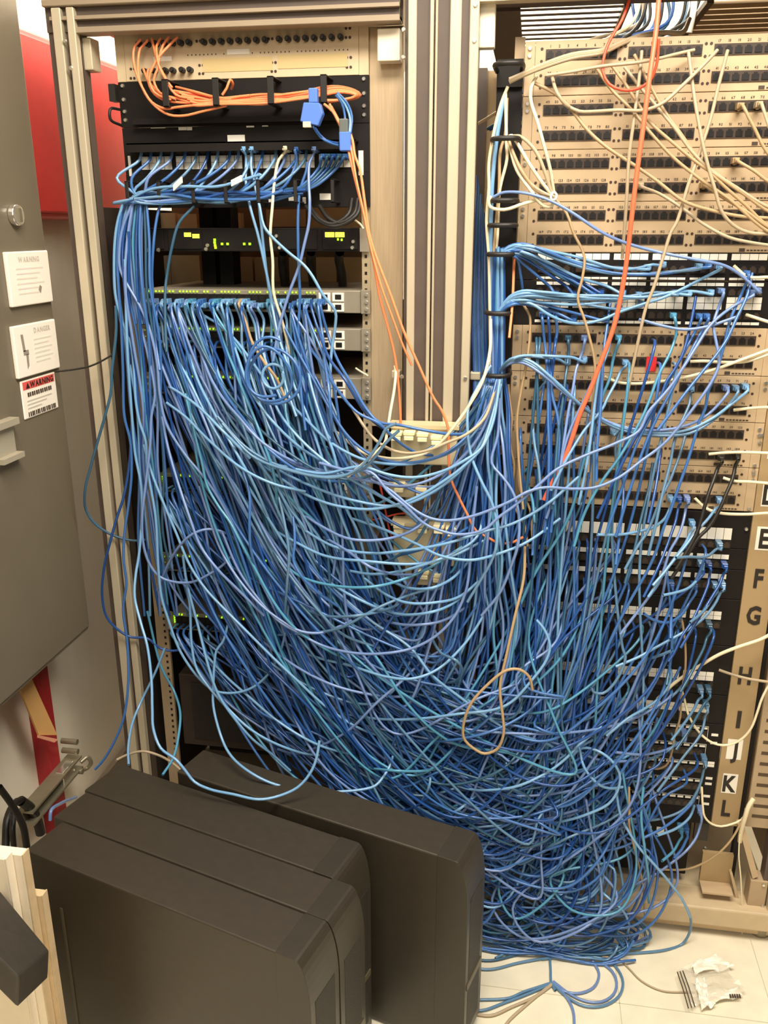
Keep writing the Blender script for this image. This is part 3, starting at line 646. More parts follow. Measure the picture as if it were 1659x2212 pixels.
# ================================================================== computers on the floor
DA = math.radians(-16.7)
def tower(s0, s1, t0, t1, H, label, full=True):
    L, W_ = s1-s0, t1-t0
    c, s_ = math.cos(DA), math.sin(DA)
    sm, tm = (s0+s1)/2, (t0+t1)/2
    loc = (sm*c-tm*s_, sm*s_+tm*c, 0)
    o = thing('computer_tower', label, 'computer', (0, 0, 0), 'black computer towers on the floor')
    hx, hy = L/2, W_/2
    MB().box(-hx, hx-.05, -hy, hy, .008, H).build('case', PCB, o, bevel=.003)
    # bezel: rounded over at the top front
    prof = [(hx-.0618, .008), (hx-.008, .008), (hx, .03)]
    for k in range(10):
        a = k/9*math.pi/2; prof.append((hx-.026+.026*math.cos(a), H+.0006-.10+.10*math.sin(a)))
    prof += [(hx-.0618, H+.0006)]
    MB().prism(prof, 'y', -hy-.0006, hy+.0006).build('bezel', PCD, o, bevel=.0008, seg=1)
    b = MB(); b.prism([(hx+.0004, .05), (hx+.0004, .155), (hx-.002, .155), (hx-.002, .05)], 'y', -hy+.014, hy-.014); b.build('lower_vent', PCV, o)
    b = MB(); b.prism([(hx+.0004, .18), (hx+.0004, H-.085), (hx-.002, H-.085), (hx-.002, .18)], 'y', -hy+.014, hy-.014); b.build('upper_vent', PCV, o)
    MB().prism([(hx+.002, .160), (hx+.002, .173), (hx-.002, .173), (hx-.002, .160)], 'y', -hy+.006, hy-.006).build('trim_strip', mat('bezel_trim', (92, 82, 64), .4), o)
    MB().cyl((hx-.006, 0, H-.068), .006, .003, 'x', 14).build('power_button', PCV, o)
    for x in (-hx+.05, hx-.09):
        for y in (-hy+.02, hy-.02): MB().cyl((x, y, 0), .01, .009, 'z', 10).build('foot', RUBBER, o)
    # rectangular recess outline on the near side cover
    MB().box(-hx+.07, -hx+.076, -hy-.0012, -hy, .06, H-.1).build('cover_latch', mat('case_line', (92, 80, 62), .5), o)
    o.location = loc; o.rotation_euler = (0, 0, DA); return o
tower(-.668, -.072, -.768, -.678, .448, 'slim black computer tower at the front of the row, nearest the white boards')
tower(-.694, -.070, -.676, -.589, .448, 'slim black computer tower, second from the front of the row')
tower(-.702, -.110, -.587, -.487, .448, 'slim black computer tower, third in row, with blue cables lying on it')
tower(-.575, .070, -.456, -.366, .448, 'slim black computer tower at the back, set apart against the blue cables')

# ================================================================== wrapper on the floor
wr = thing('plastic_wrapper', 'crumpled clear plastic wrapper with white label strips lying on the floor', 'wrapper', tuple(atz(1560, 2130, 0)))
def sheet(pts, zs, name, m_, n=9):
    P = [atz(u, v, .002) for u, v in pts]; b = MB(); V = []
    for i in range(n+1):
        for j in range(n+1):
            a, c = i/n, j/n
            p = P[0]*(1-a)*(1-c)+P[1]*a*(1-c)+P[2]*a*c+P[3]*(1-a)*c
            V.append((p[0], p[1], .003+zs*(abs(math.sin(5*a+3*c))*.5+abs(math.sin(9*c-4*a))*.5+rng.random()*.25)))
    b.add(V, [(i*(n+1)+j, (i+1)*(n+1)+j, (i+1)*(n+1)+j+1, i*(n+1)+j+1) for i in range(n) for j in range(n)]); return b.build(name, m_, wr)
sheet([(1462, 2098), (1560, 2082), (1612, 2150), (1492, 2182)], .012, 'film', CLEAR)
sheet([(1490, 2092), (1545, 2070), (1585, 2098), (1500, 2112)], .014, 'label_strip', WHITE)
sheet([(1497, 2125), (1520, 2122), (1545, 2180), (1515, 2188)], .012, 'label_strip', WHITE)
sheet([(1530, 2152), (1592, 2140), (1604, 2158), (1540, 2172)], .01, 'label_strip', WHITE)
b = MB()
for k in range(3):
    a, c = atz(1463+k*6, 2100-k*1.5, .018), atz(1487+k*7, 2178-k*1.5, .016); b.tube([a, (a+c)/2+np.array([0, 0, .003]), c], .0012, 5)
for k in range(5): p = atz(1578+k*5, 2151, .016); b.box(p[0]-.0015, p[0]+.0015, p[1]-.004, p[1]+.004, .014, .0165)
b.build('printed_bars', INK, wr)
# ================================================================== cables
RC = .0029
ROWS = {}
COUNT = {}
def cable_object(P, r, m_, name, label, cat, group=None, n=7, plugs=(), pm=None):
    V, Fq = tube_arrays(P, r, n)
    me = bpy.data.meshes.new(name); me.from_pydata(V.tolist(), [], Fq.tolist()); me.materials.append(m_)
    me.polygons.foreach_set('use_smooth', [True]*len(me.polygons)); me.update()
    o = bpy.data.objects.new(name, me); COL.objects.link(o); tag(o, label, cat, group)
    for p in plugs:
        q = bpy.data.objects.new('plug', pm or plug_me); COL.objects.link(q); q.parent = o; q.location = p
    return o
def plug_mesh(m_):
    b = MB().box(-.0058, .0058, -.018, .004, -.0048, .0048); b.box(-.004, .004, -.027, -.018, -.0036, .0036); b.box(-.0022, .0022, -.014, .0, -.0068, -.0048)
    return b.mesh('plug', m_, bevel=.0008, seg=1)
PLUG = {k: plug_mesh(CABLE[k]) for k in 'bltpdkswgnx'}
plug_me = PLUG['s']
def px(s): return [tuple(map(float, q.split(','))) for q in s.split()]
def trace(pts, Y):
    """pixel path -> 3D: the depth list Y (metres in front of the rack face) is spread over the path"""
    pts = np.array(px(pts) if isinstance(pts, str) else pts, float)
    d = np.r_[0, np.cumsum(np.hypot(*np.diff(pts, axis=0).T))]; d /= d[-1]
    ys = np.full(len(pts), Y) if np.isscalar(Y) else np.interp(d, np.linspace(0, 1, len(Y)), Y)
    return [at(u, v, y) for (u, v), y in zip(pts, ys)]
G = {   # groups of cables that nothing in the photo tells apart: label, group
 'left': ('blue network cable in the loose bundle hanging down the left side of left rack', 'cables down the left side'),
 'fall': ('blue network cable falling from the switches of the left rack into the tangle', 'cables falling from the switches'),
 'swoop': ('blue network cable sweeping in a low arc across the gap between racks', 'cables sweeping between the racks'),
 'drop': ('blue network cable hanging from the vertical cable manager beside the right rack', 'cables under the vertical manager'),
 'mid': ('blue network cable dropping from the beige panels of the right rack', 'cables from the beige panels'),
 'ring1': ('blue network cable fanning from the upper manager ring to the black panels', 'cables fanning to the black panels'),
 'low': ('blue network cable plugged into the lower black panels of the right rack', 'cables at the lower black panels'),
 'tangle': ('blue network cable in the deep tangle hanging between the two racks', 'cables in the tangle'),
 'pile': ('blue network cable in the heap at the foot of right rack', 'cables in the heap'),
 'floor': ('blue network cable looped on the pale floor in front of right rack', 'cables on the floor'),
 'tower': ('blue network cable trailing onto the black computer towers', 'cables on the towers'),
 'top': ('blue network cable bunched in the cable manager near the top of left rack', 'cables in the upper manager'),
 'fib': ('orange fibre cable gathered in the hoops at the top of the left rack', 'orange fibres in the hoops'),
 'phone': ('cream phone cable running across the beige panels of the right rack', 'cream cables across the panels'),
 'phr': ('cream phone cable leaving the right rack towards the right edge', 'cream cables at the right edge'),
 'knot': ('cream phone cable gathered in the tie beside the vertical cable manager', 'cream cables in the tie'),
 'roof': ('cable in the bundle passing through the roof opening of the right rack', 'cables through the roof'),
}
NAMES = dict(o='fibre_cable', q='fibre_cable', r='fibre_cable', w='phone_cable', n='phone_cable', g='phone_cable', x='power_cable')
def cab(col, pts, Y, g='tangle', r=RC, plug='', label=None, P=None, n=7):
    P = list(trace(pts, Y)) if P is None else list(P)
    if pts is not None:      # lines that leave towards the right go on to the right post
        q = px(pts) if isinstance(pts, str) else pts
        if q[-1][0] >= 1672: P.append(np.array([.572, -.035, P[-1][2]-.012]))
        if q[0][0] >= 1672: P.insert(0, np.array([.572, -.035, P[0][2]-.012]))
    plugs = []
    if 's' in plug:
        a = P[0].copy(); a[1] = -.008; plugs.append(a); P = [a+(0, -.024, 0), a+(0, -.036, -.003)]+P[1:]
    if 'e' in plug:
        a = P[-1].copy(); a[1] = -.008; plugs.append(a); P = P[:-1]+[a+(0, -.036, -.003), a+(0, -.024, 0)]
    lab, grp = (label, None) if label else G[g]
    o = cable_object(spline(P), r, CABLE[col], NAMES.get(col, 'network_cable'), lab, 'cable', grp, n, plugs, PLUG.get(col))
    if not label: ROWS.setdefault(g, []).append((P, col, o))
    return o

# ---- left side bundle
LD = (-.05, -.09, -.10, -.12)
cab('l', '268,432 254,480 248,524 247,596 251,645 268,705 282,741 289,789 293,862 301,910 315,954 318,1008 336,1117 342,1225 349,1290 362,1334 390,1408 430,1465 464,1492 505,1497 546,1485 583,1452 607,1404 620,1340 625,1272 627,1200', (-.06,-.09,-.12,-.15,-.12), label='sky blue cable drooping from the left bundle into a wide rounded loop')
cab('p', '285,440 263,500 258,572 265,596 306,669 325,717 340,789 345,850 359,915 400,982 444,1035 480,1090 560,1250 640,1400 700,1470', (-.06,-.10,-.13,-.15), 'left')
cab('p', '290,445 280,500 285,600 300,690 318,760 335,850 327,900 325,954 315,1045 307,1117 311,1182 325,1222 347,1247 383,1258 417,1257 451,1241 481,1221 510,1190', (-.05,-.09,-.13,-.11), label='periwinkle cable curling right at the bottom of the left bundle')
cab('p', '340,1275 352,1245 366,1214 390,1177 417,1153 451,1143 491,1153 520,1175', (-.10,-.14,-.10), label='pale cable arching in a small hump over the left tangle')
cab('b', '262,445 254,560 262,700 266,800 269,900 282,954 284,1026 278,1088 269,1153 267,1207 273,1261 266,1316 275,1388 277,1479 267,1551 249,1598 224,1641 205,1662', (-.06,-.09,-.10,-.12,-.2), label='blue cable hanging farthest down the left side past the white wall')
cab('k', '250,660 251,717 242,801 239,850 227,898 213,947 195,1012 184,1059 186,1102 202,1128 231,1150 260,1162 289,1168 320,1165', (-.08,-.10,-.10,-.05), label='dark teal cable bulging out left in front of the rack post')
cab('d', '278,500 280,800 285,900 280,1000 268,1070 253,1117 235,1182 224,1233 221,1291 231,1334 253,1359 282,1376 318,1379 347,1401 383,1405 410,1390', (-.07,-.09,-.10,-.05), label='dark blue cable bowing left then turning back along the rack post')
cab('l', '270,560 275,750 285,900 292,980 305,1050 306,1120 300,1200 293,1243 291,1290 304,1345 318,1395 327,1468 329,1533 331,1573 347,1616 380,1641 399,1663 420,1689 453,1705 504,1716 559,1727 601,1720 643,1701 669,1672 683,1640 690,1600', (-.08,-.1,-.1,-.14,-.24,-.335,-.37,-.3), label='light blue cable looping over the tops of the computer towers')
cab('l', '356,1400 340,1442 325,1475 307,1511 286,1562 277,1616 278,1652', (-.06,-.1,-.24), 'tower')
cab('t', '318,1320 349,1442 376,1493 389,1537 387,1580 374,1638 351,1674', (-.05,-.08,-.27), 'tower')
cab('l', '495,1340 481,1387 468,1404 463,1438 461,1475 461,1526 481,1600 500,1634 538,1667 584,1691 639,1705 698,1711 733,1710 780,1706 811,1697 830,1675 844,1650 855,1600', (-.1,-.15,-.2,-.29,-.27,-.24,-.15), label='light blue cable resting on the rear computer tower in a shallow sag')
cab('g', '251,1642 276,1630 310,1623 344,1632 375,1650 392,1665', (-.2,-.12,-.17), label='grey cord arching behind the third computer tower')
for k in range(11):
    x = 268+k*5.5; j = rng.uniform(-6, 6, 8)
    cab('bldpbtdbpkb'[k], [(276+k*4, 432+j[0]*.5), (252+k*7+j[1]*.5, 520), (250+k*8+j[2], 620), (266+k*7.5+j[3], 740), (285+k*6.5+j[4], 880), (296+k*6+j[5], 1010), (310+k*6+j[6]*2, 1160), (318+k*9+j[7]*2, 1330)], (-.045-.004*(k % 4), -.07-.008*(k % 4), -.09, -.08, -.05), 'left')
# ---- cables from the patch panel, bunched in the manager under it
for k in range(16):
    u = 305+k*24+rng.uniform(-5, 5); s = rng.uniform(.5, 1.2)
    if k < 10: pts = [(u, 322), (u-4, 345), (u-45*s, 385), (u-110*s if u > 400 else max(u-60, 288), 418+rng.uniform(-6, 12)), (max(300, u-190), 424+rng.uniform(-8, 14)), (280, 432+rng.uniform(-4, 8)), (260+rng.uniform(0, 40), 470), (258+rng.uniform(0, 60), 560), (275+rng.uniform(0, 60), 700)]
    else: pts = [(u, 322), (u-4, 345), (u-40*s, 390), (u-90*s, 420), (u-180, 430+rng.uniform(-8, 8)), (u-300, 432+rng.uniform(-8, 8)), (max(u-420, 290), 430)]
    cab('lblpbsdlbp'[k % 10], pts, (-.006,-.045,-.045,-.04,-.05,-.07), 'top')
for k in range(9):
    a = rng.uniform(0, 10)
    cab('bdpkbdbdb'[k], [(292, 428+k*1.5), (360, 418+a), (430, 428+rng.uniform(-14, 8)), (500, 426+rng.uniform(-14, 8)), (560, 424+rng.uniform(-10, 8)), (640+rng.uniform(-30, 30), 412+rng.uniform(-10, 10))], -.03-.003*k, 'top')
cab('l', '268,438 330,408 400,403 470,403 520,390 560,378', (-.05,-.062,-.05), label='pale blue cable with a white flag label above the blue cables in the upper manager')
for u0, v0, u1, v1 in ((374, 406, 392, 388), (499, 396, 521, 385)):
    a, c = at(u0, v0, -.068), at(u1, v1, -.068); d = (c-a)*.5; nn = np.array([0, 0, .0055])
    tag(MB().hexa([a-nn, c-nn, c+nn, a+nn], [a-nn+(0, .006, 0), c-nn+(0, .006, 0), c+nn+(0, .006, 0), a+nn+(0, .006, 0)]).build('cable_flag', WHITE), 'white flag label wrapped on a cable, ' + ('left of the two' if u0 < 400 else 'right of the two') + ' above the manager', 'label')
cab('l', '531,322 531,334 531,392 541,449 557,506 570,563 582,621 592,678 596,722 607,781 618,836 640,900', (-.02,-.05,-.06,-.07,-.12), label='pale periwinkle cable hanging from mid panel past the router, left of a light pair', plug='s')
cab('l', '548,322 543,330 542,357 550,398 561,447 570,488 589,513 623,545 657,573 676,598 699,639 724,671 724,707 716,760 712,850', (-.02,-.055,-.075,-.09,-.07,-.1), label='light blue cable crossing diagonally in front of the router', plug='s')
cab('l', '566,380 556,376 558,426 564,483 570,540 577,598 584,640 600,720 625,800', (-.03,-.05,-.06,-.12), 'top')
cab('w', '620,321 618,326 602,346 593,392 588,449 584,506 589,563 591,632 608,689 622,744 632,788 638,820', (-.02,-.06,-.07,-.07,-.05), label='cream cable hanging from the labelled panel down past the router', plug='s')
cab('b', '644,323 641,346 621,394 600,415', (-.02,-.045,-.04), 'top', plug='s')
cab('p', '682,322 680,328 669,350 667,392 669,437 667,483 657,529 646,575 625,632 603,707 590,780', (-.02,-.06,-.07,-.08,-.1), label='periwinkle cable crossing a blue one in front of the router', plug='s')
cab('b', '664,350 662,369 648,410 644,460 644,529 646,598 648,640 645,707 647,781 651,854 660,930', (-.03,-.05,-.06,-.07,-.12), label='blue cable hanging straight down from mid panel to the switches')
cab('b', '352,440 346,445 337,481 331,535 328,598 329,615 331,671 335,726 345,800', (-.04,-.06,-.06,-.07,-.1), label='blue cable hanging alone in the left part of the open bay')
cab('k', '420,445 411,454 387,481 371,535 360,598 357,626 357,690 360,760', (-.04,-.06,-.06,-.08,-.1), label='steel blue cable slanting down left across the open bay')
for k in range(5): cab('bkdkb'[k], [(700+k*12, 338), (690+k*10, 360), (660+k*8, 395), (630+k*5, 415), (590, 425+k*2)], (-.02,-.04,-.04), 'top', plug='s')

# ---- fan from the top switch: named front cables
FD = (-.01, -.05, -.09, -.13, -.16)
fans = ['335,650 338,700 360,729 397,770 423,818 456,865 500,900 560,950 640,1005 720,1025 800,1040 880,1050 960,1020 1030,950 1068,860 1078,810',
 '360,650 364,700 382,737 400,790 430,860 480,930 560,990 650,1040 760,1080 860,1092 940,1060 1010,1000 1060,910 1080,815',
 '426,656 434,678 471,700 507,733 544,781 581,836 603,891 650,950 720,1010 800,1060 870,1100 910,1135 960,1160',
 '390,650 392,707 408,763 426,818 456,880 500,960 545,1040 580,1120 620,1210',
 '412,650 412,707 434,763 456,818 485,865 515,900 560,950 620,990 690,1015 760,1022',
 '438,650 445,737 460,792 485,847 530,910 580,970 650,1020 720,1040 800,1035',
 '471,650 467,689 485,744 507,799 529,854 560,930 590,1020 600,1100 612,1180',
 '489,650 496,715 515,774 540,840 580,900 640,960 700,1000 740,1025',
 '695,650 697,726 702,781 710,836 715,900 720,980 724,1020',
 '665,650 668,744 691,781 728,840 772,891 819,915 850,945 900,978 960,985',
 '680,652 690,720 712,775 745,820 772,865 798,902 826,925',
 '700,652 708,720 728,775 765,838 792,884 819,912 862,918 920,930 990,938 1040,925 1066,870',
 '640,655 650,720 670,790 700,850 735,920 770,960 819,990 880,1000 960,980 1020,930 1058,870 1075,812',
 '545,655 550,700 560,760 600,840 660,905 716,957 786,993 853,1003 896,1001 939,990 972,977 1020,940 1055,880 1075,815']
for k, s in enumerate(fans): cab('plllpbtlbbdbbl'[k], s, (-.012,-.05,-.09,-.14,-.17,-.17,-.13,-.08), 'fall' if k not in (0, 1, 11, 12, 13) else 'swoop', plug='s')
for k in range(22):
    u = 328+k*17+rng.uniform(-4, 4); j = rng.uniform(-9, 9, 7); q = rng.uniform(.7, 1.25)*(1 if u < 500 else .62)
    cab('lslpltslbl'[k % 10], [(u, 650+rng.integers(0, 2)*9), (u+2+j[0]*.3, 690), (u+14*q+j[1], 750), (u+38*q+j[2], 820), (u+78*q+j[3], 900), (u+130*q+j[4], 985), (u+190*q, 1070+j[5]*2), (u+255*q, 1170+j[6]*3), (u+320*q, 1290)], (-.012, -.045-.01*(k % 3), -.08-.012*(k % 4), -.12-.01*(k % 4), -.14, -.13, -.1), 'fall', plug='s')
a0 = at(588, 807, -.165)
coil = []
for k in range(60):
    t = k/59*math.pi*2*2.6; r = .052-.011*(k/59)+(.002*math.sin(3*t)); coil.append(a0+np.array([r*math.cos(t+1.2)+.008*math.sin(t*.41), -.012*math.sin(t*.5)-.0002*k, r*(1.1+.1*math.sin(t*.6))*math.sin(t+1.2)+.007*math.cos(t*.33)]))
cab('b', None, None, label='blue cable wound in a round coil in front of the switches', P=coil)
coil = [at(592, 812, -.16)+np.array([.021*math.cos(t), -.0008*k, .022*math.sin(t)]) for k, t in enumerate(np.linspace(.5, 6.6, 18))]
cab('l', None, None, label='small light blue inner coil in front of the switches', P=coil)
cab('n', '526,650 529,689 544,737 570,781 599,821 620,870', (-.012,-.06,-.12,-.15), label='tan cable plugged among the blue ones in the top switch', plug='s')

# ---- swoops across the gap
SW = (-.13,-.17,-.19,-.17,-.09)
cab('w', '668,880 683,899 719,927 755,957 786,978 819,987 855,991 891,987 921,978 951,957 982,920 1012,878 1042,824 1058,760 1060,690', (-.03,-.12,-.17,-.18,-.16,-.09), label='cream cable sagging across the gap above the blue arcs')
cab('g', '760,880 795,933 819,957 855,975 891,979 927,972 963,957 1006,939 1045,905 1070,840', SW, label='grey cable sagging just below the upper clip bracket')
cab('l', '495,950 539,981 590,1001 641,1014 700,1023 760,1010 786,1008 831,1023 876,1031 915,1029 966,1014 1006,993 1039,969 1064,915 1080,820', SW, 'swoop')
cab('l', '560,1000 650,1062 695,1083 740,1095 801,1100 861,1089 906,1071 951,1044 997,1011 1039,969 1054,930 1082,830', SW, 'swoop')
cab('s', '470,900 530,965 600,1005 700,1030 780,1015 812,985 835,955 862,930', (-.15,-.18,-.19), 'swoop')
cab('s', '480,915 545,985 620,1015 720,1032 770,1015 800,985 822,950 835,925 856,915', (-.16,-.19,-.2), 'swoop')
cab('p', '1622,632 1590,658 1548,689 1528,711 1506,746 1481,786 1452,830 1430,857 1400,891 1380,931 1329,958 1262,985 1201,1015 1161,1050 1117,1088 1074,1120 1050,1142 1015,1153 983,1154 950,1146 928,1138 907,1124 874,1092 842,1066 801,1020 755,1017 690,1000', (-.02,-.09,-.13,-.17,-.2,-.2,-.17), label='long periwinkle cable running from the right black panel across the whole gap', plug='s')
cab('p', '1558,628 1553,662 1541,702 1548,743 1553,786 1538,823 1501,877 1464,925 1430,962 1386,995 1336,1032 1285,1053 1235,1056 1177,1053 1140,1062 1100,1084 1027,1113 975,1124 939,1122 909,1110 879,1089 843,1059 801,1035', (-.02,-.08,-.11,-.15,-.19,-.2,-.18), label='violet blue cable waving down from the right black panel and across the gap', plug='s')
more = ['620,1120 720,1180 800,1195 870,1190 960,1175 1040,1150 1110,1130 1180,1090 1250,1030', '600,1150 700,1200 790,1212 900,1218 980,1200 1050,1165', '640,1100 700,1140 760,1165 830,1165 892,1145 930,1115', '580,1180 640,1240 720,1265 800,1268 860,1255 930,1225 1000,1180', '700,1250 749,1281 816,1313 870,1325', '835,1250 882,1270 933,1270 976,1250 1010,1215', '788,1250 835,1285 886,1303 945,1301 992,1289 1040,1250', '800,1300 839,1321 882,1328 933,1322 976,1305 1030,1260', '810,1330 851,1346 898,1350 953,1342 1010,1310',
 '480,1150 520,1240 600,1340 639,1364 698,1395 768,1411 835,1411 894,1399 945,1371 984,1328 1007,1274 1015,1220 1020,1150 1030,1050', '600,1372 663,1368 737,1356 816,1313 874,1289 913,1277 960,1270', '620,1390 678,1418 757,1438 835,1462 890,1466 945,1446 1000,1395 1031,1352 1060,1300', '718,1270 800,1340 886,1399 933,1458 992,1505 1051,1548 1109,1583 1188,1610 1219,1634', '690,1250 760,1350 820,1430 874,1513 933,1575 992,1610 1070,1622 1168,1638 1219,1642',
 '655,1497 698,1524 757,1544 835,1554 913,1552 992,1542 1070,1532 1105,1516 1149,1469 1180,1426 1188,1395 1176,1360 1156,1336', '690,1626 729,1642 796,1658 855,1665 917,1665 972,1654 1030,1630', '902,1626 933,1658 972,1689 1015,1705 1070,1706 1121,1697 1188,1665 1227,1634 1250,1610 1300,1570', '925,1640 929,1689 913,1728 886,1752', '920,1690 925,1701 941,1767', '1045,1700 1023,1722 992,1748 949,1763', '1000,1816 1023,1814 1070,1803 1121,1771 1168,1732 1211,1681 1240,1640',
 '600,1618 639,1628 686,1614 757,1575 816,1516 874,1466 906,1434 960,1400', '930,1370 937,1387 953,1411 984,1426 998,1446 988,1469 960,1477', '760,1120 820,1140 900,1175 950,1200 1015,1210 1080,1195 1140,1170 1210,1120', '740,1230 800,1240 860,1235 930,1215 990,1190 1030,1160 1046,1110', '700,1160 750,1190 800,1225 850,1240 900,1242', '860,1200 900,1190 960,1170 1010,1140', '640,1310 700,1330 770,1330 830,1318 900,1290', '560,1380 640,1440 720,1480 800,1500 880,1505 960,1495', '820,1590 900,1600 980,1598 1060,1580 1130,1545 1190,1490']
for k, s in enumerate(more): cab('llptllllppslltltlltlkpsllpbspb'[k % 30], s, (-.12,-.17,-.2-.01*(k % 4),-.17,-.12), 'swoop' if k < 9 or 22 < k < 28 else 'tangle')
cab('n', '1134,1180 1131,1250 1113,1328 1094,1415 1080,1485 1086,1548 1088,1583 1074,1618 1047,1628 1031,1622 1004,1599 1000,1575 1015,1524 1051,1481 1094,1448 1121,1446 1143,1462 1150,1490', (-.14,-.2,-.23,-.23,-.2), label='tan cable making an open loop in the middle of the tangle')

# ---- left of the tangle
lefts = ['400,850 424,950 437,1001 447,1048 471,1092 498,1130 525,1181 556,1238 580,1282 607,1323 641,1360 700,1400 780,1440', '310,960 329,1025 353,1086 380,1150 410,1221 444,1272 492,1323 539,1370 590,1421 641,1469 700,1523 770,1570 850,1600', '350,900 363,967 383,1038 410,1119 434,1181 471,1231 512,1272 570,1330', '430,1050 451,1116 471,1174 495,1221 529,1269 566,1309 607,1340 651,1364 700,1366 760,1340', '580,960 597,1052 614,1126 624,1194 620,1260 615,1330', '610,1020 620,1062 631,1103 637,1170 634,1211 654,1248 685,1279 730,1310', '490,900 505,960 525,1018 539,1069 539,1136 542,1187 560,1250', '400,1250 410,1306 414,1391 424,1442 447,1479 488,1526 539,1574 590,1604 658,1628 690,1632', '395,1200 403,1255 430,1360 451,1442 471,1499 505,1550 546,1597 590,1631 627,1665', '440,1410 492,1465 539,1506 590,1550 651,1591 700,1614 760,1630', '360,870 400,900 450,950 520,1010 590,1045 660,1062', '365,835 390,850 430,880 480,930 540,990', '520,1060 560,1130 610,1220 680,1310 740,1370 820,1400', '470,1280 520,1360 570,1430 640,1500 700,1560 760,1600', '380,1100 420,1220 470,1340 530,1440 600,1540 660,1610']
for k, s in enumerate(lefts): cab('tlppsbblllllsdb'[k % 15], s, (-.09,-.13,-.17,-.19,-.16), 'fall')

# ---- vertical manager and the drop under it
VD = -.055
for k in range(14):
    u = 1044+k*4.6; j = rng.uniform(-8, 8, 6)
    cab('lbpdlbtldpblbd'[k], [(1062+k*2, 540+j[0]), (1058+k*2.4, 670), (1060+k*2.2, 800), (1046+k*4+j[1], 880), (1038+k*5.2+j[2], 980), (1040+k*5+j[3], 1090), (1030+k*6+j[4]*2, 1220), (1006+k*9+j[5]*3, 1360), (960+k*13+j[0]*6, 1480), (890+k*20+j[1]*8, 1580+j[2]*6), (800+k*26, 1600-k*9+j[3]*6)], (VD-.004*(k % 4), VD, VD-.005*(k % 3), -.09-.01*(k % 5), -.12-.01*(k % 4), -.13, -.13, -.1), 'drop')
cab('l', '1060,790 1030,840 1012,880 1010,930 1018,985 1040,1040 1062,1085 1073,1130 1072,1180 1060,1215 1040,1250 1010,1300', (-.07,-.14,-.18,-.2,-.17), label='sky blue cable bowing left below the vertical manager')
cab('p', '1080,860 1075,940 1062,1000 1085,1030 1105,1058 1117,1090 1122,1140 1118,1180 1105,1220 1080,1280 1040,1330', (-.08,-.14,-.18,-.17), label='periwinkle cable bending right below the vertical manager')
for k, s in enumerate(('1097,187 1083,222 1067,285 1056,353 1056,407 1051,475 1056,560 1058,680 1060,800', '1095,212 1091,293 1081,325 1078,407 1067,542 1068,680', '1092,200 1094,312 1095,344 1083,393 1078,420 1075,500 1070,560')):
    cab('wnw'[k], s, (-.045,-.06,-.06,-.055), label=('cream cable running down inside the vertical manager rings', 'tan cable running down inside the vertical manager rings', 'white cable slack between two vertical manager rings')[k])
cab('l', '1090,210 1083,239 1075,285 1067,353 1062,423 1060,540 1062,700', (-.045,-.06,-.055), label='light blue cable running down inside the vertical manager rings', r=.004)
for k in range(12): cab('dbkdbdkbdbdk'[k], [(1030+k*1.5+rng.uniform(-3, 3), 380+k*10), (1024+k*2.4, 520), (1020+k*3, 680), (1024+k*3, 850), (1010+k*5, 1010), (1005+k*6, 1150), (1000+k*8, 1290), (970+k*14, 1430), (900+k*24, 1540), (820+k*34, 1570-k*6)], (.12, .05, .0, -.05, -.07, -.08, -.09, -.08), 'drop')

# ---- upper fans to the black panels
ring = ['1078,548 1100,537 1127,531 1154,534 1190,543 1245,555 1281,566 1317,577 1353,582 1380,579 1410,572 1432,571', '1078,548 1100,532 1130,527 1172,540 1227,562 1281,581 1335,591 1400,593 1450,589 1500,580 1530,572', '1078,550 1110,530 1160,536 1230,560 1290,575 1360,580 1400,577', '1078,550 1106,536 1150,540 1220,566 1300,588 1380,592 1440,588 1510,575', '1078,552 1118,541 1154,550 1190,577 1227,595 1263,613 1299,630', '1080,552 1112,545 1150,556 1195,585 1240,608 1285,632', '1080,553 1114,548 1160,566 1210,598 1250,620 1270,634', '1080,553 1110,550 1145,566 1190,596 1225,620 1240,634', '1080,553 1108,552 1130,570 1165,600 1190,622 1200,634', '1080,554 1100,545 1118,560 1124,590 1128,620 1130,640', '1078,550 1104,540 1140,548 1190,570 1250,600 1310,618 1345,632',
 '1076,675 1100,642 1127,629 1172,631 1245,638 1317,639 1389,642 1454,631 1504,630 1535,631', '1076,675 1100,645 1130,634 1190,637 1270,643 1340,645 1403,641 1450,634 1488,632', '1076,675 1102,648 1140,640 1210,645 1290,646 1360,640 1420,632 1460,632', '1076,676 1100,652 1135,648 1167,653 1235,658 1302,653 1353,645 1380,636', '1078,677 1104,656 1144,655 1184,679 1218,694 1258,699 1302,690 1336,675 1386,658 1440,640 1520,600 1553,575', '1078,677 1104,654 1150,652 1210,668 1270,684 1310,688', '1078,678 1106,658 1150,660 1200,675 1240,688', '1078,676 1102,650 1150,643 1230,650 1300,664 1340,668 1384,655',
 '1380,690 1440,706 1480,712 1530,705 1570,692 1590,685']
for k, s in enumerate(ring):
    cab('lblsdbkdbblllsllbbsp'[k % 20], s, (-.06,-.075,-.05,-.045,-.04,-.02) if k < 19 else -.05, 'ring1', plug='e' if k not in (9, 19) else '')
cab('p', '1056,445 1058,434 1081,418 1110,415 1148,420 1189,434 1230,456 1300,502 1349,524 1420,544 1504,561 1565,574 1605,598 1639,628', (-.06,-.085,-.08,-.06,-.06,-.03), label='long violet cable slanting over the beige panels down to the black panel', plug='e')
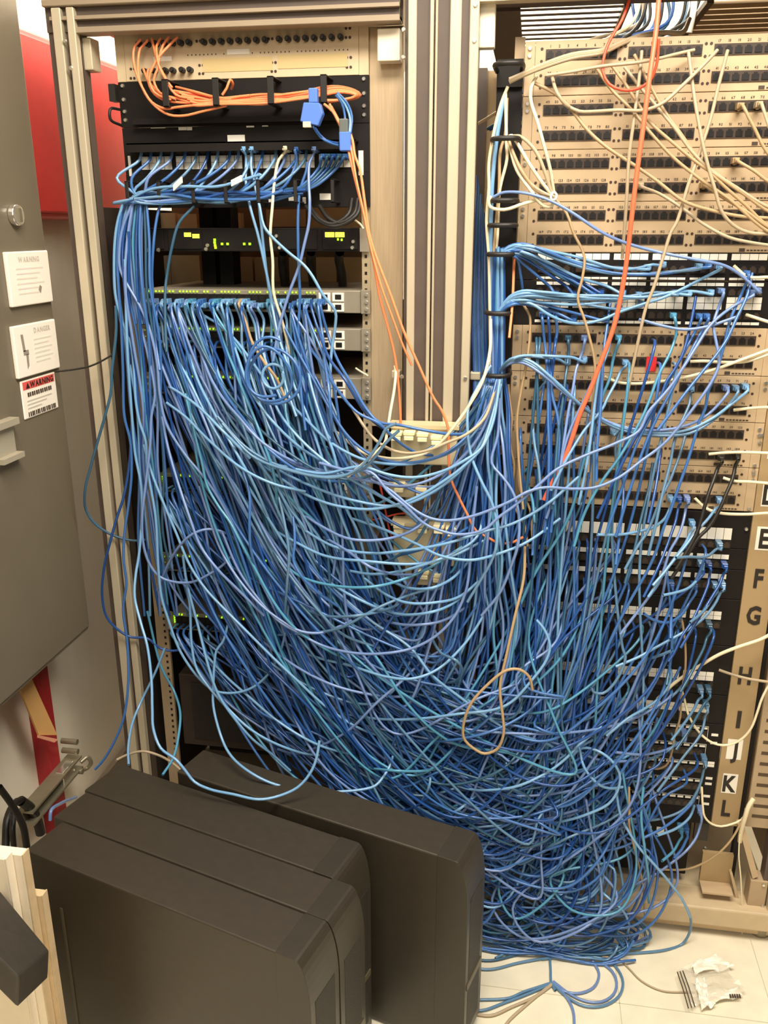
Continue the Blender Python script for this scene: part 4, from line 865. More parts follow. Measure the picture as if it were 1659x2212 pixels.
r27 = ['1078,803 1100,780 1120,773 1151,783 1181,807 1211,834 1245,867 1289,898 1336,921 1380,931 1437,935 1487,928 1538,904 1582,871 1610,835', '1078,804 1100,783 1125,778 1160,795 1200,827 1240,863 1289,902 1340,928 1390,938 1437,941 1490,936 1530,915 1570,880 1589,838', '1078,805 1100,786 1130,784 1170,808 1215,845 1260,880 1310,910 1370,927 1430,929 1480,920 1530,895 1568,838', '1078,803 1100,780 1120,770 1157,768 1201,770 1240,773 1262,776', '1078,803 1102,776 1130,769 1170,772 1210,778 1226,782']
for k, s in enumerate(r27): cab('lspls'[k], s, (-.06,-.085,-.07,-.07,-.08,-.02), g='mid', label=('light blue cable dipping from the lowest ring to a port at the panel end', 'steel blue cable dipping beside two others to a beige panel port', 'periwinkle cable dipping highest of three to a beige panel port', None, None)[k], plug='e')
# ---- drops from the beige and black panels of the right rack
drops = ['1171,680 1176,736 1181,786 1184,837 1184,904 1186,972 1184,1053 1176,1150', '1184,680 1188,740 1186,800 1188,860 1190,950 1190,1060 1182,1180', '1201,680 1203,719 1196,763 1191,803 1193,854 1204,898 1208,955 1201,1039 1190,1150', '1227,730 1228,763 1221,820 1215,871 1206,930 1200,1010 1192,1100', '1262,730 1257,763 1245,796 1238,837 1228,887 1218,955 1211,1005 1195,1090', '1178,818 1166,840 1154,864 1151,904 1154,955 1164,1012 1168,1080',
 '1332,655 1325,700 1312,760 1296,803 1286,860 1278,930 1268,1000 1250,1090', '1336,729 1326,769 1316,820 1302,854 1289,904 1268,972 1252,1030 1245,1067 1228,1118 1201,1168 1167,1219 1140,1269 1120,1320 1110,1387 1100,1448', '1342,660 1330,700 1310,750 1289,803 1262,864 1235,921 1218,972 1205,1040 1180,1120', '1318,655 1312,700 1304,760 1300,830 1296,900 1290,960 1288,1040', '1351,783 1342,800 1332,822 1312,860 1300,885 1262,930 1225,990 1190,1060', '1454,681 1461,719 1447,763 1423,810 1403,864 1386,904 1340,985 1300,1040 1262,1110 1240,1180',
 '1503,640 1499,665 1493,695 1484,734 1474,766 1456,800 1439,825 1430,850 1410,884 1370,950 1330,1030 1290,1120', '1510,683 1502,715 1486,745 1462,790 1440,830 1410,890 1375,960 1345,1050 1310,1150', '1526,683 1518,712 1500,745 1480,785 1455,835 1420,900 1390,970 1360,1060 1330,1160', '1612,590 1605,628 1582,679 1573,707 1567,736 1558,768 1545,812 1531,842 1523,884 1511,910 1498,955 1484,1001 1471,1038 1459,1072 1447,1107 1434,1139 1419,1186 1400,1230 1360,1300 1320,1380 1290,1460', '1625,590 1615,635 1590,690 1572,730 1548,766 1520,800 1480,850 1450,890 1420,930', '1493,838 1492,850 1490,870 1480,895 1468,920 1455,960 1448,1000 1430,1070 1415,1140 1400,1200',
 '1481,937 1472,971 1459,1008 1444,1045 1427,1078 1410,1122 1397,1152 1380,1176 1350,1230', '1484,1077 1483,1093 1476,1127 1464,1161 1447,1190 1435,1227 1422,1261 1402,1289 1380,1318 1340,1370', '1466,1077 1466,1093 1459,1127 1447,1161 1435,1194 1415,1240 1390,1290', '1448,1077 1446,1100 1436,1120 1410,1140 1380,1148 1340,1155 1290,1155', '1555,1081 1548,1097 1531,1119 1508,1144 1480,1180 1440,1230 1400,1290', '1324,932 1340,925 1330,960 1333,1020 1329,1067 1322,1135 1324,1202 1329,1269 1336,1337 1346,1404 1351,1418 1343,1448 1322,1482 1302,1498 1282,1495 1278,1485', '1338,1005 1345,1030 1346,1080 1340,1140 1330,1220', '1410,1000 1400,1060 1385,1120 1370,1190 1350,1260', '1430,930 1425,990 1415,1060 1400,1130', '1157,1015 1160,1060 1155,1120 1150,1200', '1140,1012 1125,1030 1140,1050 1150,1080 1155,1130', '1495,1130 1492,1150 1480,1175 1462,1200 1440,1230 1410,1265']
for k, s in enumerate(drops):
    lab = {7: 'teal cable snaking from the beige panel far down into the tangle', 11: 'pale teal cable dropping from the black panel in an S curve', 15: 'thick looking blue cable falling along the right side of the panels', 23: 'steel blue cable hanging straight then hooking up in a small loop', 10: 'pale cable plugged right of the cream cable on the beige panel'}.get(k)
    cab('bdbkpsltpbltdbbbbsspdllsbkdbtl'[k % 30], s, (-.02,-.06,-.09,-.12,-.14), 'mid', plug='' if k in (8, 6, 9, 16, 24, 25, 26, 27, 28, 12, 18) else 's', label=lab)
for s, lab in (('1590,982 1589,1004 1582,1035 1568,1068 1558,1093 1531,1139 1508,1162 1488,1193 1450,1250', 'black cable plugged at the right end of the beige panel'), ('1555,988 1552,1008 1541,1038 1530,1068 1520,1102 1508,1144 1490,1180 1460,1230', 'black cable plugged left of another black cable on the beige panel')): cab('x', s, (-.02,-.06,-.08,-.1), label=lab, plug='s', r=.0036)
lows = ['1515,1219 1515,1234 1506,1252 1489,1269 1464,1279 1432,1286', '1531,1219 1533,1239 1530,1261 1520,1288 1508,1315 1494,1343 1474,1373 1456,1410 1444,1429', '1565,1221 1563,1239 1555,1261 1541,1284 1525,1310 1500,1350 1470,1400', '1560,1262 1557,1279 1548,1298 1531,1323 1511,1343 1481,1363 1447,1382 1414,1400 1380,1419 1330,1440', '1554,1176 1550,1185 1531,1200 1515,1204 1489,1203 1460,1205', '1380,1431 1400,1424 1430,1414 1452,1405', '1444,1436 1450,1455 1444,1482 1423,1509 1396,1529 1356,1552 1310,1590', '1490,1455 1486,1464 1467,1489 1431,1520 1395,1538 1359,1554 1300,1588 1240,1620 1190,1650', '1532,1350 1528,1375 1520,1400 1505,1430 1490,1460 1470,1495', '1525,1522 1524,1545 1518,1575 1508,1595 1480,1630 1450,1670 1420,1710', '1521,1640 1521,1661 1511,1698 1481,1745 1437,1766 1386,1772 1336,1759 1289,1729 1262,1695 1228,1648', '1513,1490 1510,1510 1500,1530 1480,1560 1450,1600', '1530,1490 1525,1515 1510,1540 1490,1575 1460,1620', '1478,1585 1475,1600 1450,1615 1420,1625 1380,1630 1330,1625', '1512,1751 1513,1782 1504,1809 1482,1838 1449,1865 1422,1885 1395,1899 1373,1910', '1470,1790 1468,1815 1455,1838 1430,1860', '1482,1790 1482,1815 1472,1835 1455,1855', '1468,1340 1462,1360 1450,1420 1440,1480', '1545,1265 1540,1290 1520,1320 1490,1345', '1450,1262 1455,1280 1450,1330 1448,1380', '1500,1265 1490,1300 1470,1330 1440,1345 1410,1338 1390,1325', '1510,1700 1498,1730 1470,1760 1430,1790 1390,1810', '1500,1740 1490,1765 1460,1790 1420,1805', '1420,1550 1403,1617 1380,1695 1353,1779 1332,1836 1316,1887 1289,1931 1245,1964 1201,1981 1151,1981 1100,1964', '1470,1440 1440,1500 1400,1570 1360,1640 1320,1700', '1400,1400 1370,1480 1340,1560 1300,1640 1260,1700', '1440,1290 1400,1370 1360,1440 1310,1530 1250,1620']
for k, s in enumerate(lows): cab('lddlslllkssskpptbksbbblpbdb'[k % 27], s, (-.02,-.05,-.08,-.11,-.13), 'low', plug='s' if k in (0, 1, 2, 3, 4, 8, 9, 10, 11, 12, 13, 14, 15, 16, 17, 18, 19, 20) else '', label='light blue cable sagging in a wide curve to the printed panel' if k == 10 else None)
loops = ['1230,1640 1258,1616 1289,1621 1319,1641 1338,1671 1336,1702 1316,1735 1268,1759 1210,1775 1150,1780', '1250,1600 1253,1621 1262,1658 1289,1691 1316,1703 1345,1700', '1275,1769 1277,1793 1268,1826 1245,1860 1208,1887 1167,1894 1134,1887 1100,1867 1060,1830', '1078,1841 1097,1910 1113,1965 1106,2006 1074,2043 1030,2058', '1023,1944 1069,1951 1115,1970 1165,1983 1206,1981 1250,1960', '1330,1700 1340,1760 1356,1793 1380,1830 1413,1867 1447,1907 1474,1944 1491,1981', '1280,1910 1316,1941 1343,1964 1358,1995 1353,2025', '1390,1700 1385,1760 1392,1830 1400,1890 1402,1950']
for k, s in enumerate(loops): cab('lltlslltt'[k], s, (-.12,-.15,-.16,-.13), 'pile')
def fl(col, s, g='floor', z=.004, label=None, r=RC, lead=None):
    P = [atz(u, v, z) for u, v in px(s)]
    if lead: P = trace(lead, (-.13, -.10))+P
    cab(col, None, None, g, P=P, label=label, r=r)
fl('s', '1474,2039 1437,2052 1370,2059 1302,2062 1235,2065 1170,2072', lead='1420,1875 1447,1907 1474,1944 1491,1981 1491,2010', label='steel blue cable bowing out over the rack base and onto the floor')
fl('l', '1329,2052 1289,2065 1220,2070', lead='1316,1941 1343,1964 1358,1995 1353,2020', label='light blue cable hooking down onto the floor beside the rack base')
for c_, s in (('s', '1070,2070 1100,2055 1127,2039 1161,2039 1184,2059 1189,2089 1191,2123 1200,2140'), ('p', '1191,2123 1215,2140 1248,2146 1282,2133 1294,2103 1282,2079 1265,2055 1240,2050'), ('s', '1191,2123 1228,2156 1262,2173 1302,2173 1336,2153 1346,2123 1336,2096 1316,2076 1280,2066'), ('p', '1195,2120 1235,2150 1270,2164 1300,2164 1325,2148 1332,2122 1322,2098 1300,2080'), ('s', '1191,2123 1161,2133 1130,2143 1100,2156 1030,2160 1000,2162'), ('g', '1191,2126 1161,2150 1134,2173 1100,2204 1085,2225'), ('p', '1195,2122 1225,2156 1238,2183 1241,2225'), ('g', '1000,2189 1017,2189 1060,2194 1106,2175 1156,2153 1193,2127'), ('s', '1000,2178 1040,2183 1090,2166 1138,2148 1185,2128'), ('k', '1010,2070 1060,2075 1120,2062 1180,2055 1250,2060 1310,2064'), ('s', '1010,2090 1060,2094 1120,2080 1190,2068 1260,2060')): fl(c_, s)
fl('g', '1300,2066 1336,2072 1356,2089 1386,2119 1430,2140 1501,2143', label='thin grey cord leading across the floor to the plastic wrapper', r=.0016)
cab('n', '1359,1700 1359,1752 1359,1782 1370,1830 1380,1870 1390,1921 1393,1978', (-.12,-.14,-.13,-.1), label='pinkish tan cable end dangling in front of the rack base', r=.0024)

# ---- cream, tan and orange lines
W_ = [('w', '1159,165 1147,189 1147,219 1161,263 1174,310 1188,364 1196,414', 'white cable curving down from the top beige panel to the tie'), ('g', '1386,110 1386,115 1380,175 1370,253 1359,337 1353,438 1344,559', 'grey beige cable hanging straight beside the long orange one'), ('g', '1572,108 1551,189 1535,256 1511,330 1487,398 1461,482 1450,500 1432,557 1413,618 1396,662 1386,702 1373,763 1359,830 1349,887 1339,955 1332,1022', 'long grey beige cable slanting down over beige and black panels'), ('g', '1550,108 1518,142 1477,182 1437,219 1413,232 1386,239 1336,238 1285,241 1252,241 1231,232', 'grey cable sagging sideways between two ports of upper panels'), ('n', '1154,179 1198,202 1228,229 1268,280 1309,317 1376,361 1423,394 1477,435 1538,455 1605,468 1680,472', 'tan cable slanting across the upper beige panels to the right'), ('g', '1193,168 1204,202 1221,226 1231,232', 'short grey cable joining the slanting tan one'), ('g', '1487,112 1494,168 1504,236 1518,310 1531,364 1545,411 1558,455 1582,485 1616,502 1680,506', 'grey cable dropping steeply then turning right over the upper panels')]
for k, (c_, s, lab) in enumerate(W_): cab(c_, s, (-.03,-.06,-.07,-.05), label=lab, r=.0031)
for k, s in enumerate(('1322,142 1353,185 1383,232 1403,263 1447,303 1504,350 1555,384 1605,418 1680,465', '1349,145 1386,192 1420,232 1457,276 1494,327 1535,367 1589,404 1680,455', '1370,118 1403,182 1437,243 1471,290 1504,337 1545,384 1605,438 1680,500', '1289,148 1322,195 1363,236 1410,293 1454,340 1504,381 1572,428 1680,510', '1383,401 1423,418 1471,448 1521,485 1572,512 1612,522 1680,532', '1599,229 1626,270 1680,350', '1639,226 1653,249 1680,300', '1589,347 1626,367 1680,402', '1521,400 1560,425 1610,455 1680,500', '1500,108 1457,118 1417,128 1370,136 1302,143 1235,155 1181,163')): cab('ngnngngnng'[k], s, (-.02,-.05,-.06,-.055), 'phone', plug='s' if k in (4, 5, 6, 7, 8) else '')
for k in range(3): cab('gng'[k], [(1100, 172+k*3), (1117, 165+k*2), (1167, 142+k*3), (1235, 118+k*4), (1302, 108+k*3), (1343, 91+k*2), (1386, 76+k*2), (1437, 69+k), (1475, 68+k*2), (1490, 40)], (-.05,-.05,-.03,.02,.08), 'roof', r=.0036)
for k, s in enumerate(('1100,295 1105,293 1143,353 1170,393 1192,420', '1100,297 1121,294 1156,325 1175,366 1192,420', '1098,310 1102,320 1116,366 1143,407 1175,445 1192,445 1197,430', '1102,315 1121,358 1148,399 1181,420 1195,424', '1196,424 1135,439 1089,453 1059,447 1056,434 1062,424', '1098,300 1108,330 1128,372 1160,412 1192,424')): cab('wgwgwn'[k], s, (-.06,-.08,-.075), 'knot', r=.0032)
tag(MB().tube(spline([at(1196, 414, -.085), at(1202, 420, -.085), at(1200, 430, -.085), at(1192, 432, -.085), at(1190, 424, -.085), at(1196, 414, -.085)], .004), .0022, 8).build('cable_tie', WHITE, smooth=True), 'white tie gathering the cream cables beside the vertical manager', 'cable tie')
for c_, s, lab in (('n', '1200,430 1224,461 1238,502 1262,553 1258,600 1248,645 1262,689 1275,736 1285,786 1282,854 1275,938 1270,1020', 'tan cable dropping from the tie past the black panels'), ('o', '1110,555 1110,561 1107,652 1100,730', 'short orange cable behind the vertical manager'), ('n', '1128,652 1130,658 1144,682 1144,729 1137,786 1124,854 1117,904 1119,972 1124,1039 1130,1100', 'tan cable bowing beside the left rail of the right rack'), ('n', '1098,830 1100,860 1106,903 1102,958 1111,1008 1106,1051 1106,1086 1132,1131 1140,1180', 'thin tan cable wavering under the vertical manager'), ('n', '1126,820 1122,860 1113,925 1122,968 1119,1023 1124,1060 1145,1101 1150,1160', 'second thin tan cable right of the wavering one')): cab(c_, s, (-.04,-.06,-.07,-.1), label=lab, r=.0026)
for k, s in enumerate(('1680,748 1659,756 1605,776 1538,800 1471,817 1420,825 1370,829 1332,825 1306,813', '1680,760 1659,766 1616,780 1572,783 1521,780 1491,781', '1680,880 1622,882 1585,886', '1680,980 1589,977 1565,978 1531,981', '1680,1046 1622,1041 1585,1039 1562,1032', '1680,1108 1605,1111 1555,1108 1525,1098 1501,1076', '1680,700 1659,695 1612,680', '1680,600 1659,599 1615,598 1585,574', '1680,1476 1659,1473 1615,1466 1582,1457 1553,1447')): cab('wwwwwwwwg'[k], s, (-.06,-.05,-.03,-.02), 'phr', r=.003)
for c_, s, lab, r in (('w', '1680,1362 1659,1373 1641,1382 1590,1399 1553,1414 1515,1436 1484,1456 1456,1476 1420,1510', 'cream cable crossing the lettered strip below the letter G', .0036), ('w', '1672,1455 1659,1482 1645,1511 1636,1538 1623,1572 1605,1594 1585,1606 1562,1610 1540,1605 1518,1590 1500,1568 1486,1541 1477,1505 1471,1487', 'cream cable sagging across the letter J', .0026), ('n', '1473,1340 1476,1357 1480,1390 1481,1432 1479,1457 1472,1496 1469,1550 1458,1587 1449,1632 1439,1653 1420,1661 1401,1657', 'tan cable hanging down in front of the lower black panels', .0024), ('w', '1516,1700 1518,1740 1522,1764 1538,1780 1558,1785 1581,1780 1601,1771 1615,1750', 'cream cable sagging just below the letter L', .0024), ('w', '1628,1725 1618,1740 1609,1767 1600,1800 1598,1818', 'thick cream twisted cable hanging beside the slotted duct', .005), ('w', '1598,1800 1596,1848 1600,1894 1603,1957 1604,2002 1597,2055', 'thin cream cable hanging down over the base to the floor', .0016), ('n', '1601,1776 1583,1809 1558,1838 1522,1863 1486,1877 1449,1879 1413,1877', 'thin tan cable arcing low across the strip foot', .0024)): cab(c_, s, (-.05,-.06,-.05,-.04), label=lab, r=r)
cab('q', '1426,-30 1423,0 1417,67 1403,168 1390,270 1376,371 1366,455 1354,559 1348,600 1341,640 1329,695 1317,732 1295,790 1272,850 1253,894 1235,948 1211,1012 1191,1045 1175,1080', (-.05,-.1,-.11,-.1,-.11,-.12), label='long thick orange cable falling across the right rack from the ceiling', r=.0043)
cab('r', '1362,-20 1359,0 1343,44 1319,84 1306,118 1302,155 1316,182 1343,194 1376,192 1403,175 1418,141 1423,84', (-.02,-.05,-.07,-.07), label='thin red orange cable looping beside the long orange one', r=.0026)
cab('o', '700,225 719,241 735,269 758,292 767,338 777,364 788,437 801,518 845,640 872,715 905,790 937,860 955,888 968,925 969,968 970,1001 974,1034 989,1070 1009,1110 1028,1146 1052,1160 1070,1170 1085,1174 1109,1171 1130,1160', (-.06,-.1,-.12,-.13,-.13,-.12), label='orange fibre crossing the centre posts and curling up at its end', r=.0026)
cab('o', '712,225 730,262 748,300 754,330 763,369 777,426 790,483 809,575 820,640 838,707 853,770 862,850 866,920', (-.06,-.1,-.11,-.1), label='orange fibre hanging straighter, left of the crossing one', r=.0026)
cab('o', '716,230 738,272 756,312 770,390 784,452 800,530 824,620 850,692 868,740 890,790', (-.06,-.1,-.12,-.12), label='orange fibre running between two other hanging fibres', r=.0022)
cab('w', '853,790 855,800 852,839 843,890 835,942 831,957 801,987 777,1008 750,1030', (-.1,-.16,-.19), label='white cable end with a clip above the blue arcs')
cab('r', '816,1030 826,1070 834,1110 840,1140 852,1180', (-.06,-.07,-.06), label='thin red cable deep in the tangle left of the brackets', r=.002)
cab('r', '800,1125 830,1118 860,1110 885,1108', -.07, label='short red cable lying across the middle bracket', r=.002)
for k, s in enumerate(('303,84 303,87 291,100 288,127 296,163 310,194 328,221 357,235 379,232 430,226 480,220', '318,86 318,89 303,105 298,139 300,167 314,203 336,230 365,248 397,250 440,240 490,228', '328,83 334,109 343,141 357,167 365,185 380,205 420,214', '347,83 338,100 339,121 343,141 356,168 372,190', '365,80 352,98 345,121 340,150 332,172 345,200 380,214', '383,80 361,103 347,118 330,145 322,170 334,200 370,216', '309,147 318,170 336,194 352,206 383,212 419,223 464,219 520,208', '321,148 318,163 328,196 350,214 400,222 470,214 540,206', '380,188 420,198 465,210 500,215', '500,192 503,180 497,172 490,190 480,205')): cab('oooooooooo'[k], s, (-.02,-.045,-.05,-.05), 'fib', r=.0024)
for k in range(9):
    j = rng.uniform(-4, 4, 6); e = k % 3
    cab('orooroooo'[k], [(375+k*6, 196+k*4+j[0]), (430, 206+k*3+j[1]), (480, 210+k*2+j[2]), (566, 206+k*2.2+j[3]), (640, 200+k*2+j[4]), (690, 190+k*2.2), (730, 187+k*1.5), (765, 195+k), (779-k*1.5, 205), (765, 213-k*.5), (735, 216), (700, 220+j[5])], -.04-.002*k, 'fib', r=.0024)
# blue duplex connectors hanging among the fibres
for i, (pts, lab) in enumerate((([(655, 221), (690, 222), (697, 245), (686, 272), (648, 262)], 'blue fibre coupler tilted among the orange fibres'), ([(732, 284), (757, 284), (757, 326), (733, 326)], 'blue fibre coupler hanging upright beside the orange fibres'))):
    A = [at(u, v, -.085) for u, v in pts]
    t = thing('fibre_coupler', lab, 'connector', tuple(A[0]), 'blue fibre couplers')
    m_ = MB(); n_ = len(A); m_.add(A+[p+np.array([0, .018, 0]) for p in A], [tuple(range(n_)), tuple(range(n_, 2*n_))[::-1]]+[(k, n_+k, n_+(k+1) % n_, (k+1) % n_) for k in range(n_)]); m_.build('body', BLUEPL, t, bevel=.0015, seg=1)
    a = at(*((676, 206) if i == 0 else (742, 272)), -.082); MB().box(a[0]-.008, a[0]+.008, -.084, -.07, a[2]-.012, a[2]+.012).build('boot', BLUEPL if i == 0 else mat('grey_boot', (96, 100, 96), .5), t, bevel=.002)
    if i == 0:
        a = at(664, 268, -.085); MB().box(a[0]-.008, a[0]+.006, -.086, -.074, a[2]-.005, a[2]+.004).build('dust_cap', CREAMW, t)
for k, s in enumerate(('680,275 690,290 705,303 732,310', '676,272 692,296 712,308 732,314', '725,205 738,222 745,250 744,280', '728,202 745,225 756,255 755,285', '728,200 748,220 760,250 757,288')): cab('dbblb'[k], s, (-.08,-.07,-.08), label=('thin blue lead under the tilted fibre coupler', 'second thin blue lead under the tilted fibre coupler', 'blue lead entering the upright coupler, leftmost', 'blue lead entering the upright coupler, middle', 'blue lead entering the upright coupler, rightmost')[k], r=.0022)
for k, (s, lab) in enumerate((('752,455 757,465 765,474 778,484 785,494', 'short white wire end at the right rail above the router'), ('768,795 775,800 785,806 795,812', 'short white wire end at the right rail beside the third switch'), ('120,803 160,798 195,791 225,777 243,766', 'thin dark wire running from the plates to the left bundle'))): cab('wwx'[k], s, -.02 if k < 2 else (-.1, -.1, -.09), label=lab, r=.002)
# cables through the roof opening
for k in range(22):
    x = .165+rng.uniform(0, .11); y = .22+rng.uniform(0, .16); e = rng.uniform(-.02, .05)
    P = [np.array([x+e, y, 2.15]), np.array([x+e*.5, y, 1.98]), np.array([x, y-.02, 1.9]), np.array([x-.03-rng.uniform(0, .09), y-.06, 1.855]), np.array([x-.1-rng.uniform(0, .14), y-.02, 1.81]), np.array([x-.2-rng.uniform(0, .1), y, 1.72])]
    cab('bkxkdxgkxbkxlxkdxkbkxw'[k], None, None, 'roof', P=P, r=.0034)
tag(MB().tube(spline([(.27, .2, 1.95), (.272, .2, 1.905), (.268, .2, 1.87)], .01), .006, 8).build('cable_sleeve', WHITE, smooth=True), 'white sleeve on a cable in the roof opening', 'sleeve')

# ---- the deep tangle: cables that run port to port and hang under their own length
def ucurve(a, b, zb, xb, bow, jit, k):
    """a, b: ends at ports; zb: lowest height; xb: where the low point lies; bow: how far it bellies out"""
    j = lambda s: rng.normal(0, s, 3)*np.array([1, .35, 1])
    a = np.array(a, float); b = np.array(b, float)
    m = np.array([xb, -bow, zb])
    l1 = a*[.78, 0, .62]+np.array([m[0]*.22, -bow*.62, m[2]*.38]); l2 = a*[.42, 0, .22]+np.array([m[0]*.58, -bow*.95, m[2]*.78])
    r2 = b*[.42, 0, .22]+np.array([m[0]*.58, -bow*.95, m[2]*.78]); r1 = b*[.80, 0, .62]+np.array([m[0]*.20, -bow*.62, m[2]*.38])
    return [a, a+[0, -.04, -.004], l1+j(jit), l2+j(jit), m+j(jit*.7), r2+j(jit), r1+j(jit), b+[0, -.04, -.004], b]
TOT = []
SWZ = [1.372, 1.298, 1.2, .985, .80, .655]
PZ = [.913, .871, .826, .737, .597, .521, .478, .434, .39, .346, .302]
MZ = [1.4445, 1.404, 1.3615, 1.3166, 1.274, 1.228, 1.186, 1.139, 1.096, 1.05, 1.007]
def lx(): return -.768+.0145*rng.integers(0, 24)
def rx(m=24): return .009+.0174*int(m*rng.beta(1, 1.9))
NG = 330
for k in range(NG):
    t = rng.random()
    if k < 10: sz, ez, zb, xb, bow = SWZ[0], None, rng.uniform(.86, 1.06), rng.uniform(-.34, -.14), rng.uniform(.08, .15)
    elif t < .66: sz, ez, zb, xb, bow = SWZ[rng.choice(6, p=[.10, .2, .2, .2, .16, .14])], PZ[rng.integers(0, 11)], rng.uniform(.16, .62), rng.uniform(-.32, .12), rng.uniform(.07, .20)
    elif t < .70: sz, ez, zb, xb, bow = SWZ[rng.choice(6, p=[.05, .1, .2, .25, .2, .2])], MZ[rng.integers(3, 11)], rng.uniform(.30, .70), rng.uniform(-.30, .05), rng.uniform(.07, .17)
    elif t < .80: sz, ez, zb, xb, bow = SWZ[rng.integers(1, 4)], None, rng.uniform(.42, .78), rng.uniform(-.34, -.12), rng.uniform(.08, .18)
    elif t < .85: sz, ez, zb, xb, bow = None, PZ[rng.integers(0, 11)], rng.uniform(.05, .3), rng.uniform(-.12, .22), rng.uniform(.08, .17)
    else: sz, ez, zb, xb, bow = SWZ[rng.choice(6, p=[.10, .2, .2, .2, .16, .14])], PZ[rng.integers(3, 11)], rng.uniform(.2, .5), rng.uniform(-.28, .1), rng.uniform(.07, .18)
    a = (lx(), -.012, sz) if sz else (rx()*.8-.02, -.012, MZ[rng.integers(3, 11)])
    b = (rx(12 if ez and ez > 1 else 24), -.012, ez) if ez else (-.075+rng.uniform(-.01, .012), -.03, 1.24)
    if sz and ez: zb = min(zb, min(sz, ez)-.06)
    # nothing may dip into the floor or the towers standing in front
    P = ucurve(a, b, zb, xb, bow, .022, k)
    for p in P: p[2] = max(p[2], .02); p[1] = max(p[1], -.185 if p[0] < -.45 else -.24)
    TOT.append((P, 'bdbdtlpbdkbsdbp'[rng.integers(0, 15)]))
for k in range(60):   # heap at the foot of the right rack: arcs from low ports that sag, touch down and curl back
    a = np.array([rx(), -.012, PZ[rng.integers(4, 11)]]); x0 = rng.uniform(-.10, .20); zb = abs(rng.normal(0, .10))+.012; yb = rng.uniform(-.19, -.10)
    s_ = rng.choice([-1, 1]); w1 = rng.uniform(.07, .16)
    P = [a, a+[0, -.04, -.004], np.array([a[0]*.7+x0*.3+rng.normal(0, .02), yb*.7, a[2]*.6+zb*.4]), np.array([x0+s_*w1*.5, yb, zb+.06]), np.array([x0, yb-.02, zb]), np.array([x0-s_*w1, yb-.01, zb+rng.uniform(0, .06)]), np.array([x0-s_*w1*1.35, yb+.02, zb+rng.uniform(.06, .2)]), np.array([x0-s_*w1*.9, yb+.05, zb+rng.uniform(.15, .32)])]
    for p in P: p[0] = min(max(p[0], -.16), .32+.09*rng.random()); p[2] = max(p[2], .006)
    TOT.append((P, 'bdskbdtbpl'[rng.integers(0, 10)]))
for k in range(30):   # flat turns on the floor in front of the rack base
    x0 = rng.uniform(-.08, .22); r_ = rng.uniform(.05, .12); a0_ = rng.uniform(0, 6); y0 = rng.uniform(-.16, -.10)
    P = [np.array([x0+r_*1.5*math.cos(a0_+s), min(max(y0+r_*.45*math.sin(a0_+s), -.22), -.08), .005+.01*rng.random()+.05*max(0, math.sin(s*1.3+a0_))*rng.random()]) for s in np.linspace(0, rng.uniform(3, 6), 9)]
    TOT.append((P, 'skbsdpktb'[rng.integers(0, 9)]))
NIND = 2
sV, sF, sM, base = [], [], [], 0
cols = list('bldtpks')
for k, (P, c_) in enumerate(TOT):
    grp = 'tangle' if k < NG else 'pile'
    P = spline(P, .018)
    if k < NIND: ROWS['tangle'].append((P, c_, cable_object(P, RC, CABLE[c_], 'network_cable', *((G[grp][0], 'cable', G[grp][1])), n=6)))
    else:
        V, Fq = tube_arrays(P, RC, 5); sV.append(V); sF.append(Fq+base); base += len(V); sM += [cols.index(c_)]*len(Fq)
me = bpy.data.meshes.new('cable_tangle'); me.from_pydata(np.vstack(sV).tolist(), [], np.vstack(sF).tolist())
for c_ in cols: me.materials.append(CABLE[c_])
me.polygons.foreach_set('material_index', sM); me.polygons.foreach_set('use_smooth', [True]*len(me.polygons)); me.update()
o = bpy.data.objects.new('cable_tangle', me); COL.objects.link(o)
tag(o, 'dense tangle of blue cables deep between the racks, behind the single ones', 'cables', kind='stuff')

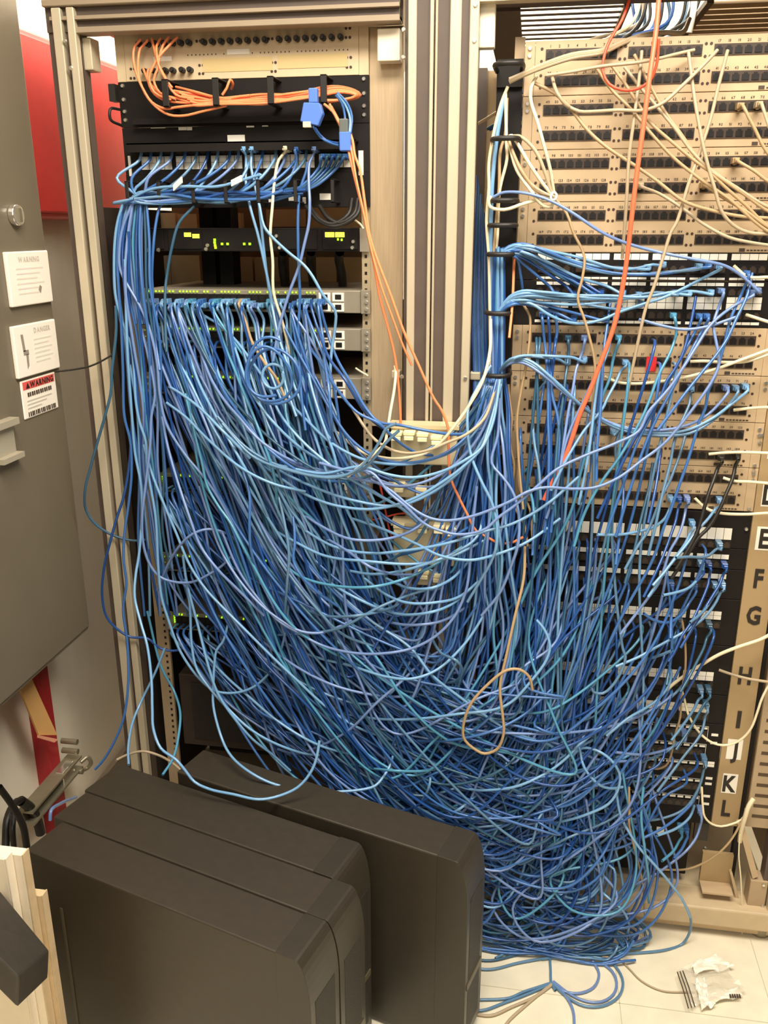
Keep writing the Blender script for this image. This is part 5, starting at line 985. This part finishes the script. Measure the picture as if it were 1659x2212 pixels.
# ---- labels: tell the single cables apart by colour and by their place in their row
WORD = dict(b='mid blue', l='sky blue', t='teal blue', p='periwinkle', d='deep blue', k='dark teal', s='steel blue', o='orange', r='red orange', w='cream', n='tan', g='grey', x='black')
ORD = 'first second third fourth fifth sixth seventh eighth ninth tenth eleventh twelfth thirteenth fourteenth fifteenth sixteenth seventeenth eighteenth nineteenth twentieth'.split()
SHORT = {'left': 'cable in the bundle down the left rack side', 'fall': 'cable falling from the left rack switches', 'swoop': 'cable sweeping across the gap between racks', 'mid': 'cable dropping from the right rack panels', 'ring1': 'cable fanning from the manager to black panels', 'low': 'cable at the lower black panels', 'floor': 'cable looped on the pale floor', 'top': 'cable in the upper manager of left rack', 'fib': 'fibre in the hoops atop left rack', 'phone': 'phone cable across the upper beige panels', 'phr': 'phone cable leaving at the right edge', 'knot': 'phone cable gathered in the white tie', 'tower': 'cable trailing onto the computer towers', 'pile': 'cable in the heap at the foot of right rack', 'drop': 'cable hanging under the vertical cable manager', 'roof': 'cable through the roof opening of right rack', 'tangle': 'cable in the tangle between the racks'}
def scr(P):
    d = np.asarray(P)-CAM; w_ = d@FW; return np.stack([829.5+F_PX*(d@RT)/w_, 1106-F_PX*(d@UP)/w_], 1)
for g, rows in ROWS.items():
    for c_ in set(r[1] for r in rows):
        sel = [r for r in rows if r[1] == c_]
        vert = g in ('swoop', 'phr', 'ring1', 'floor')      # rows told apart by height, the others from the left
        sel.sort(key=lambda r: scr(r[0])[:, 1].max() if vert else scr(r[0])[:3, 0].mean() if g not in ('drop', 'left', 'tangle') else scr(r[0])[:, 0].mean())
        for i, (P, _, o) in enumerate(sel):
            o['group'] = f'{WORD[c_]} {G[g][1]}'
            if len(sel) > 20: o['label'] = f'{WORD[c_]} {SHORT[g]}'
            elif len(sel) == 1: o['label'] = f'the only {WORD[c_]} {SHORT[g]}'
            else: o['label'] = f'{WORD[c_]} {SHORT[g]}, {ORD[i]} from {"the top" if vert else "the left"}'
for o in bpy.data.objects:
    if o.parent and o.name.split('.')[0] in ('port_numbers', 'status_lights', 'port_rows', 'small_print', 'bold_print', 'white_print', 'maker_print', 'green_lights', 'yellow_lights', 'printed_bars', 'tile_joint_lines', 'heading', 'pictogram'): o['kind'] = 'stuff'
